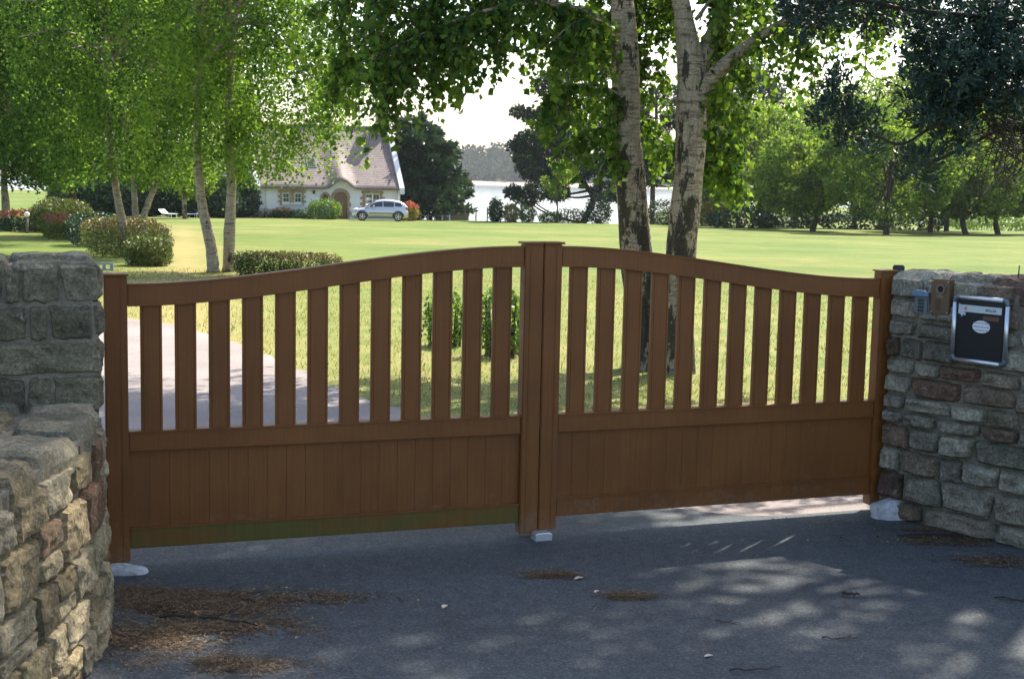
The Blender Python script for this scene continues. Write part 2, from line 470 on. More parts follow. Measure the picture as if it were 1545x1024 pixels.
# ------------------------------------------------------------------ THE SETTING
def grid_sheet(name, xs, ys, zf, mat_, kind='structure'):
    X, Y = np.meshgrid(xs, ys)
    Z = zf(X, Y)
    V = np.stack([X, Y, Z], -1).reshape(-1, 3)
    nx = len(xs)
    i = (np.arange(len(ys) - 1)[:, None] * nx + np.arange(nx - 1)[None]).ravel()
    Fc = np.stack([i, i + 1, i + nx + 1, i + nx], 1)
    o = obj(name, fast_mesh(name, V, Fc, smooth=True), mat_)
    tag(o, kind=kind)
    return o

def axis(*segs):
    out = []
    for a, b, n in segs: out += list(np.linspace(a, b, n, endpoint=False))
    out.append(segs[-1][1]); return np.array(out)

lawn = grid_sheet('lawn', axis((-600, -60, 12), (-60, -12, 24), (-12, 12, 30), (12, 60, 24), (60, 600, 12)),
                  axis((-60, 0, 8), (0, 40, 50), (40, 200, 60), (200, 1400, 30)),
                  lambda x, y: terrain(x, y) + .03 * np.sin(x * .35) * np.sin(y * .27) * sstep(28, 45, y), M_LAWN)

# gate line
GL, GM, GR = np.array([-1.795, 6.079]), np.array([0.135, 6.761]), np.array([2.040, 7.466])
def gate_line(x):
    return np.where(x < GM[0], GL[1] + (x - GL[0]) * (GM[1] - GL[1]) / (GM[0] - GL[0]),
                    GM[1] + (x - GM[0]) * (GR[1] - GM[1]) / (GR[0] - GM[0]))
def strip(name, xs, y0f, y1f, n, z, mat_):
    V, nx = [], len(xs)
    for j in range(n + 1):
        for x in xs:
            a, b = float(y0f(x)), float(y1f(x))
            yy = a + (b - a) * j / n
            V.append((x, yy, float(terrain(x, yy)) + z))
    i = (np.arange(n)[:, None] * nx + np.arange(nx - 1)[None]).ravel()
    Fc = np.stack([i, i + 1, i + nx + 1, i + nx], 1)
    o = obj(name, fast_mesh(name, np.array(V), Fc), mat_); tag(o, kind='structure'); return o
ROAD_BACK = lambda x: 1.15 * (1 - sstep(-.2, 1.5, x)) + .03
strip('road', axis((-40, -4, 12), (-4, 4, 41), (4, 40, 12)), lambda x: -40, lambda x: np.clip(gate_line(x), 5.5, 7.9) + ROAD_BACK(x), 12, .0075, M_ASPH)

# the private drive: two edges, swinging away to the left behind the wall
def catmull(P, n):
    P = [np.array(p, float) for p in P]; P = [2 * P[0] - P[1]] + P + [2 * P[-1] - P[-2]]
    out = []
    for i in range(1, len(P) - 2):
        for k in range(n):
            u = k / n
            a, b, c, d = P[i - 1:i + 3]
            out.append(.5 * (2 * b + (c - a) * u + (2 * a - 5 * b + 4 * c - d) * u * u + (3 * b - a - 3 * c + d) * u ** 3))
    out.append(P[-2]); return np.array(out)
re_ = catmull([(2.35, 7.585), (1.25, 8.6), (-.1, 9.6), (-1.0, 10.9), (-2.1, 13.2), (-3.3, 15.7), (-5.2, 18.2), (-10, 21.5), (-20, 25)], 8)
le_ = catmull([(-2.2, 5.94), (-2.7, 7.2), (-3.4, 8.6), (-4.3, 10.4), (-5.3, 12.4), (-6.7, 14.6), (-8.6, 16.4), (-12, 18.4), (-21, 21.5)], 8)
V = []
for k, (a, b) in enumerate(zip(le_, re_)):
    wob = .05 * math.sin(k * 1.7) + .04 * math.sin(k * 3.1)
    for u in np.linspace(0, 1, 9):
        p = a + (b + np.array([wob, wob * .5]) * (k > 1) - a) * u
        if k == 0: p = np.array([p[0], float(gate_line(p[0])) - .05])
        V.append((p[0], p[1], float(terrain(p[0], p[1])) + .0035))
i = (np.arange(len(re_) - 1)[:, None] * 9 + np.arange(8)[None]).ravel()
tag(obj('driveway', fast_mesh('driveway', np.array(V), np.stack([i, i + 1, i + 10, i + 9], 1)), M_DRIVE), kind='structure')

# estuary, far shore, hill
grid_sheet('water', np.linspace(-600, 600, 5), np.array([110, 400, 1020]), lambda x, y: x * 0 - 8.0, M_WATER)
grid_sheet('mud_flat', np.linspace(-600, 600, 80), axis((985, 1040, 6)), lambda x, y: -8.3 + 3.2 * sstep(985 + 6 * np.sin(x * .02), 1040, y) + .25 * np.sin(x * .11), M_MUD)
def hill_z(x, y):
    return -6.0 + (18 + 2.5 * np.sin(x * .011 + 1) + 1.8 * np.sin(x * .031)) * sstep(1030, 1150, y)
grid_sheet('hill', np.linspace(-600, 600, 60), axis((1030, 1390, 24)), hill_z, M_HILL)
grid_sheet('beach', np.linspace(-30, 14, 20), np.linspace(175, 262, 14), lambda x, y: -8.2 + 1.0 * (1 - sstep(180, 250, y)) + .05 * np.sin(x), M_MUD)

# far woodland on the hill: one mass of crowns
pts = []
for k in range(950):
    x, y = random.uniform(-330, 330), 1036 + 120 * random.random() ** 1.5
    r = random.uniform(3.5, 6.5); z = float(hill_z(x, y)) + r * .9
    n = 70
    d = unit(RNG.normal(size=(n, 3)))
    pts.append(np.array([x, y, z]) + d * np.array([r, r, r * 1.05]) * RNG.uniform(.75, 1.05, (n, 1)))
pts = np.concatenate(pts)
o = obj('far_woodland', leaf_mesh('far_woodland', pts, 2.6, .1, .9), M_WOODS)
tag(o, 'hazy wooded hillside on the far shore across the water', 'woodland', kind='stuff')

# ------------------------------------------------------------------ STONE WALLS
def cells(width, height, h0, h1, w0, w1, rng):
    out, tt = [], 0.0
    while tt < height - 1e-6:
        h = rng.uniform(h0, h1)
        if height - tt - h < h0 * .8: h = height - tt
        s = -rng.uniform(0, w0)
        while s < width:
            w = rng.uniform(w0, w1) * (.8 + .5 * h / h1)
            a, b = max(s, 0), min(s + w, width)
            if b - a > .05:
                if h > .75 * h1 and rng.random() < .3 and b - a > .12:
                    f = rng.uniform(.4, .6); out += [(a, b, tt, tt + h * f), (a, b, tt + h * f, tt + h)]
                else: out.append((a, b, tt, tt + h))
            s += w
        tt += h
    return out

def stone(parent, cell, fn, gap, proud, mat_, rng, back=.05, nu=16, nv=11, wave=.03, mid=None):
    a, b, c, d = cell
    a += gap * rng.uniform(.5, 1.5); b -= gap * rng.uniform(.5, 1.5); c += gap * rng.uniform(.5, 1.5); d -= gap * rng.uniform(.5, 1.5)
    if b - a < .03 or d - c < .025: return
    cs, ct, hs, ht = (a + b) / 2, (c + d) / 2, (b - a) / 2, (d - c) / 2
    seed = rng.uniform(0, 100); pr = proud * rng.uniform(.4, 1.3); tilt = rng.uniform(-.12, .12); skew = rng.uniform(-.18, .18); tap = rng.uniform(-.2, .2)
    vs, fs = [], []
    for j in range(nv + 1):
        for i_ in range(nu + 1):
            u, v = -1 + 2 * i_ / nu, -1 + 2 * j / nv
            e = max(abs(u), abs(v))
            # rounded corners
            k = .09 + .07 * math.sin(seed)
            x = u * math.sqrt(max(0, 1 - k * v * v)) ; y = v * math.sqrt(max(0, 1 - k * u * u))
            x, y = x * (1 + tap * y * .5), y + tilt * x * .6
            x += skew * y * .4
            X3, Y3 = x * hs, y * ht
            nz = noise.noise(Vector((x * 1.1 + seed, y * 1.1, seed)))
            n2 = 1 - 2 * abs(noise.noise(Vector((X3 * 16 + seed, Y3 * 20, seed * 2)))) + .6 * noise.noise(Vector((X3 * 45, Y3 * 45, seed)))
            x += (.10 * nz + .05 * noise.noise(Vector((Y3 * 40, seed, 2)))) * e; y += (.13 * noise.noise(Vector((x * 2 + seed * 3, y * 2, 1))) + .07 * noise.noise(Vector((X3 * 40, seed, 5)))) * e
            dp = pr * (1 - e ** 10) + (.30 * nz + .16 * n2) * wave * (1 - .5 * e ** 6) - (back * .35 if e > .99 else 0)
            vs.append((cs + x * hs, ct + y * ht, dp))
    W_ = nu + 1
    for j in range(nv):
        for i_ in range(nu):
            fs.append((j * W_ + i_, j * W_ + i_ + 1, (j + 1) * W_ + i_ + 1, (j + 1) * W_ + i_))
    ring = [i_ for i_ in range(W_)] + [j * W_ + nu for j in range(1, nv + 1)] + [nv * W_ + i_ for i_ in range(nu - 1, -1, -1)] + [j * W_ for j in range(nv - 1, 0, -1)]
    n0 = len(vs)
    for r_ in ring: vs.append((vs[r_][0], vs[r_][1], -back))
    for q in range(len(ring)):
        q2 = (q + 1) % len(ring)
        fs.append((ring[q2], ring[q], n0 + q, n0 + q2))
    P3 = [fn(*p) for p in vs]
    cen = np.mean(np.array(P3), axis=0)
    mb = MB().add([np.array(p) - cen for p in P3], fs)
    me = mb.mesh('stone'); me.materials.append(mat_)
    o = bpy.data.objects.new('stone', me); link(o, parent)
    o.location = Vector([float(c_) for c_ in cen]) - parent.location
    return o

# --- left: low wall running towards the street, with its curved face
lw = thing('stone_wall', 'low rubble stone wall with rough flat top, needle covered, below the grey pier', 'wall', (-1.9, 4.0, 0))
LWP = catmull([(-1.95, 6.15), (-1.77, 5.75), (-1.645, 5.45), (-1.58, 5.20), (-1.535, 4.95), (-1.51, 4.6), (-1.50, 4.0), (-1.50, 3.0), (-1.50, 1.2)], 10)
seg = np.concatenate([[0], np.cumsum(np.linalg.norm(np.diff(LWP, axis=0), axis=1))])
LW_LEN, LW_H = float(seg[-1]), .835
def lw_face(s, z, dp):
    s = min(max(s, 0), LW_LEN)
    x, y = np.interp(s, seg, LWP[:, 0]), np.interp(s, seg, LWP[:, 1])
    x2, y2 = np.interp(s + .02, seg, LWP[:, 0]), np.interp(s + .02, seg, LWP[:, 1])
    tx, ty = (x2 - x, y2 - y) if s < LW_LEN - .03 else (0, -1)
    L = math.hypot(tx, ty) or 1
    nx_, ny_ = -ty / L, tx / L
    if nx_ < 0: nx_, ny_ = -nx_, -ny_
    bat = .04 * (1 - z / LW_H)
    return (x + nx_ * (dp + bat), y + ny_ * (dp + bat), z)
rng = random.Random(5)
core = MB()
for z0, z1 in ((-.2, LW_H - .02),):
    n = len(LWP)
    ins = [lw_face(s, LW_H, -.009) for s in seg]
    vs = [(p[0], p[1], z0) for p in ins] + [(p[0], p[1], z1) for p in ins] + [(-2.9, p[1], z0) for p in ins] + [(-2.9, p[1], z1) for p in ins]
    fs = []
    for i_ in range(n - 1):
        fs += [(i_, i_ + n, i_ + n + 1, i_ + 1), (i_ + n, i_ + 3 * n, i_ + 3 * n + 1, i_ + n + 1), (i_ + 2 * n, i_ + 2 * n + 1, i_ + 3 * n + 1, i_ + 3 * n)]
    fs += [(0, 2 * n, 3 * n, n), (n - 1, 2 * n - 1, 4 * n - 1, 3 * n - 1)]
    core.add(vs, fs)
obj('mortar_core', core.mesh('mortar_core'), M_MORTAR, lw)
for c_ in cells(LW_LEN, LW_H - .055, .085, .19, .12, .30, rng):
    if c_[1] < .30: continue
    stone(lw, c_, lw_face, .004, .020, M_STONE_L, rng, wave=.045)
# capping slabs (horizontal, s along the wall, t into it)
def lw_top(s, t_, dp):
    p = lw_face(s, LW_H, .014)
    return (p[0] - t_, p[1], LW_H - .005 + dp + .012 * noise.noise(Vector((s * 3, t_ * 3, 0))))
for t0, t1 in ((0, .30), (.30, .72), (.72, 1.2)):
    s = .36
    while s < 3.6:
        w = rng.uniform(.26, .55)
        st = stone(lw, (s, s + w, t0, t1), lw_top, .005, .022, M_STONE_P if rng.random() < .5 else M_STONE_L, rng, back=.085, nu=14, nv=10, wave=.05)
        s += w

# --- left: tall grey pier the gate hangs on
lp = thing('stone_pier', 'tall grey granite pier with rough top beside the hinge of the gate', 'pier', (-2.4, 5.8, 0))
PX, PY, PZ0, PZ1 = -1.655, 5.56, .80, 1.405
PD, PN = np.array([-.943, -.333]), np.array([-.333, .943])     # along the front face to the left, and back
pc = [np.array([PX, PY]) + PD * a_ + PN * b_ for a_, b_ in ((.010, .005), (2.2, .005), (2.2, .44), (.010, .44))]
pier_core = MB().add([(q[0], q[1], z) for z in (-.1, PZ1 - .02) for q in pc], [(0, 1, 2, 3), (4, 7, 6, 5), (0, 4, 5, 1), (1, 5, 6, 2), (2, 6, 7, 3), (3, 7, 4, 0)])
obj('mortar_core', pier_core.mesh('mortar_core', bevel=.02), M_MORTAR, lp)
def pier_pt(a_, b_, z):
    q = np.array([PX, PY]) + PD * a_ + PN * b_; return (q[0], q[1], z)
def pier_front(s, t_, dp): return pier_pt(s, -dp, PZ0 + t_)
def pier_side(s, t_, dp): return pier_pt(-dp, s, PZ0 + t_)
def pier_top(s, t_, dp): return pier_pt(s, t_, PZ1 - .012 + dp)
rows = [(.0, .155, [0, .19, .285, .52, .8, 1.2, 1.6]), (.155, .29, [0, .46, .62, 1.0, 1.4, 1.8]), (.29, .44, [0, .03, .20, .27, .55, .85, 1.3, 1.8]), (.44, .60, [0, .15, .30, .36, .62, .9, 1.3, 1.7])]
for (a, b, ss) in rows:
    for s0, s1 in zip(ss[:-1], ss[1:]):
        stone(lp, (s0, s1, a, b), pier_front, .003, .007, M_STONE_P, rng, wave=.04, nu=18, nv=13)
    s = 0
    for s1 in (rng.uniform(.18, .28), .46):
        stone(lp, (s, s1, a, b), pier_side, .006, .012, M_STONE_P, rng, nu=8, nv=6, back=.04); s = s1
for s0, s1 in ((0, .34), (.34, .60), (.60, 1.0), (1.0, 1.5)):
    for t0, t1 in ((0, .24), (.24, .46)):
        stone(lp, (s0, s1, t0, t1), pier_top, .004, .020, M_STONE_P, rng, wave=.045)

# --- right: flared coursed wall
rw = thing('stone_wall', 'coursed grey stone wall carrying the black mailbox and intercom', 'wall', (2.6, 6.9, 0))
RA, RB = np.array([2.010, 7.395]), np.array([3.090, 6.12])
RD = (RB - RA) / np.linalg.norm(RB - RA); RN = np.array([RD[1], -RD[0]])
if RN[1] > 0: RN = -RN
RW_LEN, RW_H = 2.1, 1.33
def rw_face(s, z, dp):
    bat = .03 * (1 - z / RW_H) - .0
    p = RA + RD * s + RN * (dp + bat)
    return (p[0], p[1], z)
cm = MB()
p0, p1 = RA - RN * .004 - RD * (-.005), RA + RD * RW_LEN - RN * .004
p2, p3 = p1 - RN * .42, p0 - RN * .42
cm.add([(p[0], p[1], z) for z in (-.15, RW_H - .035) for p in (p0, p1, p2, p3)],
       [(0, 1, 2, 3), (4, 7, 6, 5), (0, 4, 5, 1), (1, 5, 6, 2), (2, 6, 7, 3), (3, 7, 4, 0)])
obj('mortar_core', cm.mesh('mortar_core', bevel=.015), M_MORTAR, rw)
rng = random.Random(12)
zb = 0.0
for hh, w0, w1 in ((.10, .3, .5), (.155, .14, .34), (.125, .12, .26), (.13, .16, .36), (.075, .14, .3), (.085, .16, .3), (.11, .14, .32), (.08, .14, .28), (.12, .12, .26), (.09, .16, .32), (.11, .14, .3), (.12, .18, .36)):
    s = 0.0
    while s < RW_LEN:
        w = rng.uniform(w0, w1) * (.7 if s == 0 else 1)
        if RW_LEN - s - w < .08: w = RW_LEN - s
        stone(rw, (s, s + w, zb + rng.uniform(-.006, .006), zb + hh), rw_face, .005, .022, M_STONE_R, rng, wave=.05, nu=12, nv=8)
        s += w
    zb += hh
def rw_top(s, t_, dp):
    p = RA + RD * s - RN * (t_ - .0)
    return (p[0], p[1], RW_H - .03 + dp)
s = 0
while s < RW_LEN:
    w = rng.uniform(.2, .4)
    for t0, t1 in ((0, .22), (.22, .42)):
        stone(rw, (s, s + w, t0, t1), rw_top, .003, .020, M_STONE_R, rng, wave=.06, nu=12, nv=8)
    s += w
def rw_end(s, t_, dp):
    p = RA - RD * dp - RN * s
    return (p[0], p[1], t_)
for c_ in cells(.4, RW_H - .05, .12, .2, .2, .4, rng): stone(rw, c_, rw_end, .008, .012, M_STONE_R, rng, nu=7, nv=5)
MW = Matrix(((RD[0], RN[0], 0, 0), (RD[1], RN[1], 0, 0), (0, 0, 1, 0), (0, 0, 0, 1)))   # wall-local x along, y out of the wall
RW_ANG = math.atan2(RD[1], RD[0])

# ------------------------------------------------------------------ THE GATE
def leaf(name, label, A, B, sign, botz, low, algae):
    """A hinge end, B meeting end (plan points); sign=+1 when the leaf runs left to right"""
    A, B = np.array(A), np.array(B)
    L = float(np.linalg.norm(B - A)); D = (B - A) / L
    N = np.array([D[1], -D[0]]) * sign           # towards the street
    if N[1] > 0: N = -N
    g = thing(name, label, 'gate', (A[0], A[1], 0), group='two gate leaves')
    def P(u, n, z): return (D[0] * u + N[0] * n, D[1] * u + N[1] * n, z)
    def boxp(pname, u0, u1, z0, z1, n0, n1, mat_=M_GATE, bevel=.004, parent=None, seg=2):
        vs = [P(u, n, z) for z in (z0, z1) for (u, n) in ((u0, n0), (u1, n0), (u1, n1), (u0, n1))]
        me = MB().add(vs, [(0, 3, 2, 1), (4, 5, 6, 7), (0, 1, 5, 4), (1, 2, 6, 5), (2, 3, 7, 6), (3, 0, 4, 7)]).mesh(pname, bevel=bevel, seg=seg)
        return obj(pname, me, mat_, parent or g, world=False)
    HS, MS = .098, .096
    def ztop(u): 
        k = float(sstep(HS, L - MS, u)); return 1.272 + .168 * k
    RH = .086
    h = boxp('hinge_stile', 0, HS, botz, 1.312, -.036, .036)
    boxp('stile_cap', -.006, HS + .006, 1.3125, 1.322, -.044, .044, bevel=.002, parent=h)
    boxp('stile_rib', HS - .030, HS - .024, botz + .01, 1.30, .0362, .0385, bevel=.001, parent=h)
    mst = boxp('meeting_stile', L - MS, L - .002, botz, 1.456, -.036, .036)
    boxp('stile_cap', L - MS - .010, L - .001, 1.4565, 1.467, -.046, .046, bevel=.002, parent=mst)
    boxp('stile_rib', L - MS + .026, L - MS + .031, botz + .01, 1.44, .0362, .0385, bevel=.001, parent=mst)
    # curved top rail with a bead along both edges
    def curved(pname, dz0, dz1, n0, n1, parent=None, bevel=.004):
        us = np.linspace(HS + .001, L - MS - .001, 33)
        vs, fs = [], []
        for u in us:
            zt = ztop(u)
            vs += [P(u, n0, zt + dz0), P(u, n1, zt + dz0), P(u, n1, zt + dz1), P(u, n0, zt + dz1)]
        for i_ in range(len(us) - 1):
            for k in range(4):
                k2 = (k + 1) % 4; fs.append((i_ * 4 + k, i_ * 4 + k2, i_ * 4 + 4 + k2, i_ * 4 + 4 + k))
        fs += [(0, 3, 2, 1), tuple(len(vs) - 4 + k for k in range(4))]
        return obj(pname, MB().add(vs, fs).mesh(pname, bevel=bevel, seg=2), M_GATE, parent or g, world=False)
    tr_ = curved('top_rail', -RH, 0, -.026, .026)
    curved('bead', -RH - .008, -RH + .004, -.031, .031, tr_, .002)
    curved('bead', -.004, .006, -.030, .030, tr_, .002)
    mr_ = boxp('middle_rail', HS + .001, L - MS - .001, .536, .616, -.026, .026, M_GATE)
    boxp('bead', HS + .001, L - MS - .001, .612, .621, -.031, .031, bevel=.002, parent=mr_)
    boxp('bead', HS + .001, L - MS - .001, .531, .540, -.031, .031, bevel=.002, parent=mr_)
    bt = boxp('bottom_rail', HS + .001, L - MS - .001, low, low + .092, -.026, .026, M_GATE_ALGAE if algae else M_GATE)
    boxp('bead', HS + .001, L - MS - .001, low + .088, low + .097, -.031, .031, bevel=.002, parent=bt)
    # slats
    a0, a1 = HS, L - MS
    n = 12; wsl = .094; gp = ((a1 - a0) - n * wsl) / (n + 1)
    for k in range(n):
        u0 = a0 + gp + k * (wsl + gp); u1 = u0 + wsl
        zt0, zt1 = ztop(u0) - RH + .002, ztop(u1) - RH + .002
        b0 = .616
        vs = []
        # chamfered section with a shallow groove near each edge
        sec = [(u0, -.011), (u0, .009), (u0 + .003, .012), (u0 + .010, .012), (u0 + .0115, .0095), (u0 + .013, .012),
               (u1 - .013, .012), (u1 - .0115, .0095), (u1 - .010, .012), (u1 - .003, .012), (u1, .009), (u1, -.011)]
        m_ = len(sec)
        for (u, nn_) in sec: vs.append(P(u, nn_, b0))
        for (u, nn_) in sec: vs.append(P(u, nn_, zt0 + (zt1 - zt0) * (u - u0) / wsl))
        fs = [tuple(range(m_)), tuple(range(2 * m_ - 1, m_ - 1, -1))] + [(i_, (i_ + 1) % m_, (i_ + 1) % m_ + m_, i_ + m_) for i_ in range(m_)]
        obj('slat', MB().add(vs, fs).mesh('slat'), M_GATE, g, world=False)
    # tongue-and-groove boards of the lower panel
    nb = 21; wb = (a1 - a0) / nb
    for k in range(nb):
        off = random.uniform(-.0004, .0004)
        ua, ub, tg = a0 + k * wb + .0002, a0 + (k + 1) * wb - .0002, (.006 if k < nb - 1 else 0)
        sec = [(ua, -.010), (ua, .0070), (ua + .0012, .008 + off), (ub - .0012, .008 + off), (ub, .0070), (ub, .001), (ub + tg, .001), (ub + tg, -.004), (ub, -.004), (ub, -.010)]
        m_ = len(sec)
        vs = [P(u, nn_, z) for z in (low + .090, .534) for (u, nn_) in sec]
        fs = [tuple(range(m_)), tuple(range(2 * m_ - 1, m_ - 1, -1))] + [(i_, (i_ + 1) % m_, (i_ + 1) % m_ + m_, i_ + m_) for i_ in range(m_)]
        obj('board', MB().add(vs, fs).mesh('board'), M_GATE, g, world=False)
    return g
leaf('gate_leaf', 'brown slatted gate leaf hung on the tall grey pier, green algae on its bottom rail', GL, GM, +1, .028, .085, True)
leaf('gate_leaf', 'brown slatted gate leaf hung beside the wall with the mailbox', GR, GM, -1, .045, .105, False)

# ------------------------------------------------------------------ small fittings
def hex_mesh(name, lo, hi, M=None, bevel=.003, smooth=False, seg=2): return MB().box(lo, hi, M).mesh(name, bevel=bevel, smooth=smooth, seg=seg)

# hinge plate with two holes above the left hinge stile
hb = thing('hinge_bracket', 'small galvanised bracket with two holes beside the grey pier top', 'bracket', (-1.79, 6.08, 1.335))
plate = MB(); 
for (x0, x1, z0, z1) in ((-.040, .040, 0, .008), (-.040, .040, .026, .034), (-.040, -.026, .008, .026), (-.007, .007, .008, .026), (.026, .040, .008, .026)):
    plate.box((x0, -.004, z0), (x1, .004, z1))
obj('plate', plate.mesh('plate'), M_GALV, hb, world=False)
obj('arm', hex_mesh('arm', (-.20, -.003, .010), (-.041, .003, .024)), M_GALV, hb, world=False)
# dark bracket behind the right hinge stile
tag(obj('hinge_bracket', hex_mesh('hinge_bracket', (2.050, 7.50, 1.20), (2.11, 7.53, 1.345), bevel=.006), M_DARK),
    'dark steel bracket between the gate and the mailbox wall', 'bracket')
# ground stop under the meeting stiles
gs = thing('gate_stop', 'small galvanised gate stop on the tarmac under the meeting stiles', 'gate stop', (.165, 6.69, .006), R(20))
obj('wedge', MB().prism([(-.045, 0), (.045, 0), (.045, .034), (.03, .042), (-.03, .042), (-.045, .034)], -.035, .03).mesh('wedge', bevel=.004), M_GALV, gs, world=False)
obj('base_plate', hex_mesh('base_plate', (-.062, -.045, -.002), (.062, .045, -.0005), bevel=.0003), M_GALV, gs, world=False)
# concrete footing blocks at both hinge posts
def lump(name, loc, r, label, sq=(1, 1, 1), seed=0):
    me = bpy.data.meshes.new(name); bm = bmesh.new(); bmesh.ops.create_icosphere(bm, subdivisions=4, radius=1)
    for v_ in bm.verts:
        p = v_.co.copy()
        p = Vector([math.copysign(abs(c_) ** .8, c_) for c_ in p])
        d_ = 1 + .16 * noise.noise(p * 1.6 + Vector((seed, 0, 0))) + .05 * noise.noise(p * 6 + Vector((seed, 3, 0)))
        v_.co = Vector((p.x * r * sq[0] * d_, p.y * r * sq[1] * d_, p.z * r * sq[2] * d_))
    bm.to_mesh(me); bm.free()
    me.polygons.foreach_set('use_smooth', [True] * len(me.polygons))
    o = obj(name, me, M_CONC); o.location = loc
    return tag(o, label, 'block')
lump('concrete_block', (2.045, 7.30, .02), .095, 'rough pale concrete block at the foot of the mailbox wall', (1.15, .8, .9), 3)
lump('concrete_block', (-1.70, 5.99, .0), .075, 'rough pale concrete lump at the foot of the gate by the rubble wall', (1.5, .8, .55), 9)

# ---- mailbox, intercom, keypad on the right wall
def on_wall(px, py):
    """wall coordinate (s,z) under a picture point"""
    r = ray(px, py); C0 = np.array([0, 0, EYE]); n3 = np.array([RN[0], RN[1], 0]); A3 = np.array([RA[0], RA[1], 0]) + n3 * .02
    tt = ((A3 - C0) @ n3) / (r @ n3); p = C0 + r * tt
    return float((p[:2] - RA) @ RD), float(p[2])
def wall_thing(name, label, cat, s, z, out):
    p = RA + RD * s + RN * out
    return thing(name, label, cat, (p[0], p[1], z), RW_ANG)
# in wall things: local x along the wall to the right, local -y out of it
OUT = -1.0
c4 = [on_wall(*q) for q in ((1447, 446), (1526, 455), (1442, 541), (1521, 550))]
ms, mz = np.mean([q[0] for q in c4]), np.mean([q[1] for q in c4])
mw, mh = abs(c4[1][0] - c4[0][0] + c4[3][0] - c4[2][0]) / 2, abs(c4[0][1] - c4[2][1] + c4[1][1] - c4[3][1]) / 2
mbx = wall_thing('mailbox', 'black mailbox with rounded aluminium frame and name plate set in stone wall', 'mailbox', ms, mz, .035)
obj('box_body', hex_mesh('box_body', (-mw / 2 + .012, -.012, -mh / 2 + .012), (mw / 2 - .012, .12, mh / 2 - .012)), M_BLACK, mbx, world=False)
door = obj('door', hex_mesh('door', (-mw / 2 + .016, -.018, -mh / 2 + .016), (mw / 2 - .016, -.0125, mh / 2 - .016), bevel=.002), M_BLACK, mbx, world=False)
rr = .0125
for (a, b) in (((-mw / 2 + .02, mh / 2), (mw / 2 - .02, mh / 2)), ((-mw / 2 + .02, -mh / 2), (mw / 2 - .02, -mh / 2)), ((-mw / 2, -mh / 2 + .02), (-mw / 2, mh / 2 - .02)), ((mw / 2, -mh / 2 + .02), (mw / 2, mh / 2 - .02))):
    k = 1
    obj('frame_tube', MB().tube([(a[0] * k, -.016, a[1]), (b[0] * k, -.016, b[1])], [rr, rr], 14).mesh('frame_tube', smooth=True), M_ALU, mbx, world=False)
M_CORNER = mat('dark_corner_joint', (.12, .14, .16), .4, .4)
for sx_ in (-1, 1):
    for sz_ in (-1, 1):
        pts_ = [(sx_ * (mw / 2 - .022 + .022 * math.sin(th)), -.016, sz_ * (mh / 2 - .022 + .022 * math.cos(th))) for th in np.linspace(-.1, math.pi / 2 + .1, 7)]
        obj('frame_corner', MB().tube(pts_, [rr * 1.04] * 7, 12).mesh('frame_corner', smooth=True), M_CORNER, mbx, world=False)
def text_mesh(body, size, bold=0.0):
    cu = bpy.data.curves.new('lettering', 'FONT'); cu.body = body; cu.size = size; cu.align_x = 'CENTER'; cu.align_y = 'CENTER'; cu.offset = bold
    to = bpy.data.objects.new('lettering', cu); COL.objects.link(to)
    dg = bpy.context.evaluated_depsgraph_get()
    me = bpy.data.meshes.new_from_object(to.evaluated_get(dg))
    bpy.data.objects.remove(to); bpy.data.curves.remove(cu)
    me.transform(Matrix.Rotation(math.pi / 2, 4, 'X'))
    me.materials.clear()
    return me
pl = obj('name_plate', hex_mesh('name_plate', (-mw * .36, -.022, mh * .275), (mw * .40, -.0185, mh * .385), bevel=.001), M_PLATE, mbx, world=False)
lt = obj('lettering', text_mesh('MULLER', .0165, .0004), M_INK, pl, world=False); lt.location = (mw * .20, -.0225, mh * .326)
rm = MB()
for a_ in range(10):
    th0, th1 = 2 * math.pi * a_ / 12 + .4, 2 * math.pi * (a_ + 1) / 12 + .4
    r0, r1 = .006, .0095
    rm.add([(r0 * math.cos(th0), 0, r0 * math.sin(th0)), (r1 * math.cos(th0), 0, r1 * math.sin(th0)), (r1 * math.cos(th1), 0, r1 * math.sin(th1)), (r0 * math.cos(th1), 0, r0 * math.sin(th1))], [(0, 1, 2, 3)])
rm.box((-.004, -.0002, -.004), (.003, 0, .003))
o = obj('red_mark', rm.mesh('red_mark'), M_REDMARK, pl, world=False); o.location = (-mw * .275, -.0226, mh * .33)
# torn silver strip at the plate's left
obj('torn_strip', MB().prism([(-mw * .42, mh * .40), (-mw * .365, mh * .38), (-mw * .365, mh * .28), (-mw * .28, mh * .26), (-mw * .29, mh * .215), (-mw * .33, mh * .235), (-mw * .35, mh * .19), (-mw * .38, mh * .235), (-mw * .425, mh * .24)], -.0205, -.0186).mesh('torn_strip'), M_PLATE, mbx, world=False)
o = obj('paper_label', hex_mesh('paper_label', (mw * .05, -.0205, mh * .165), (mw * .36, -.0186, mh * .235), bevel=.0005), M_TAG, mbx, world=False)
ov = MB(); NSEG = 40
ov.prism([(mw * .165 * math.cos(2 * math.pi * k / NSEG), mh * .098 * math.sin(2 * math.pi * k / NSEG)) for k in range(NSEG)], -.0205, -.0186)
os_ = obj('oval_sticker', ov.mesh('oval_sticker'), M_STICKER, mbx, world=False); os_.location = (mw * .03, 0, mh * .06)
# three faded lines of hand lettering too small to read: ruled strokes
for zz, ww in ((.022, .30), (.0, .30), (-.020, .24)):
    lm = MB(); rs = random.Random(int(1000 + zz * 1000)); x = -mw * ww / 2
    while x < mw * ww / 2:
        w = rs.uniform(.003, .008); lm.box((x, -.0003, -.003 * rs.uniform(.6, 1.2)), (x + w, 0, .003 * rs.uniform(.5, 1.3))); x += w + rs.uniform(.001, .003)
    lo_ = obj('faded_lettering', lm.mesh('faded_lettering'), M_BLUEINK, os_, world=False); lo_.location = (0, -.0206, zz * .85)

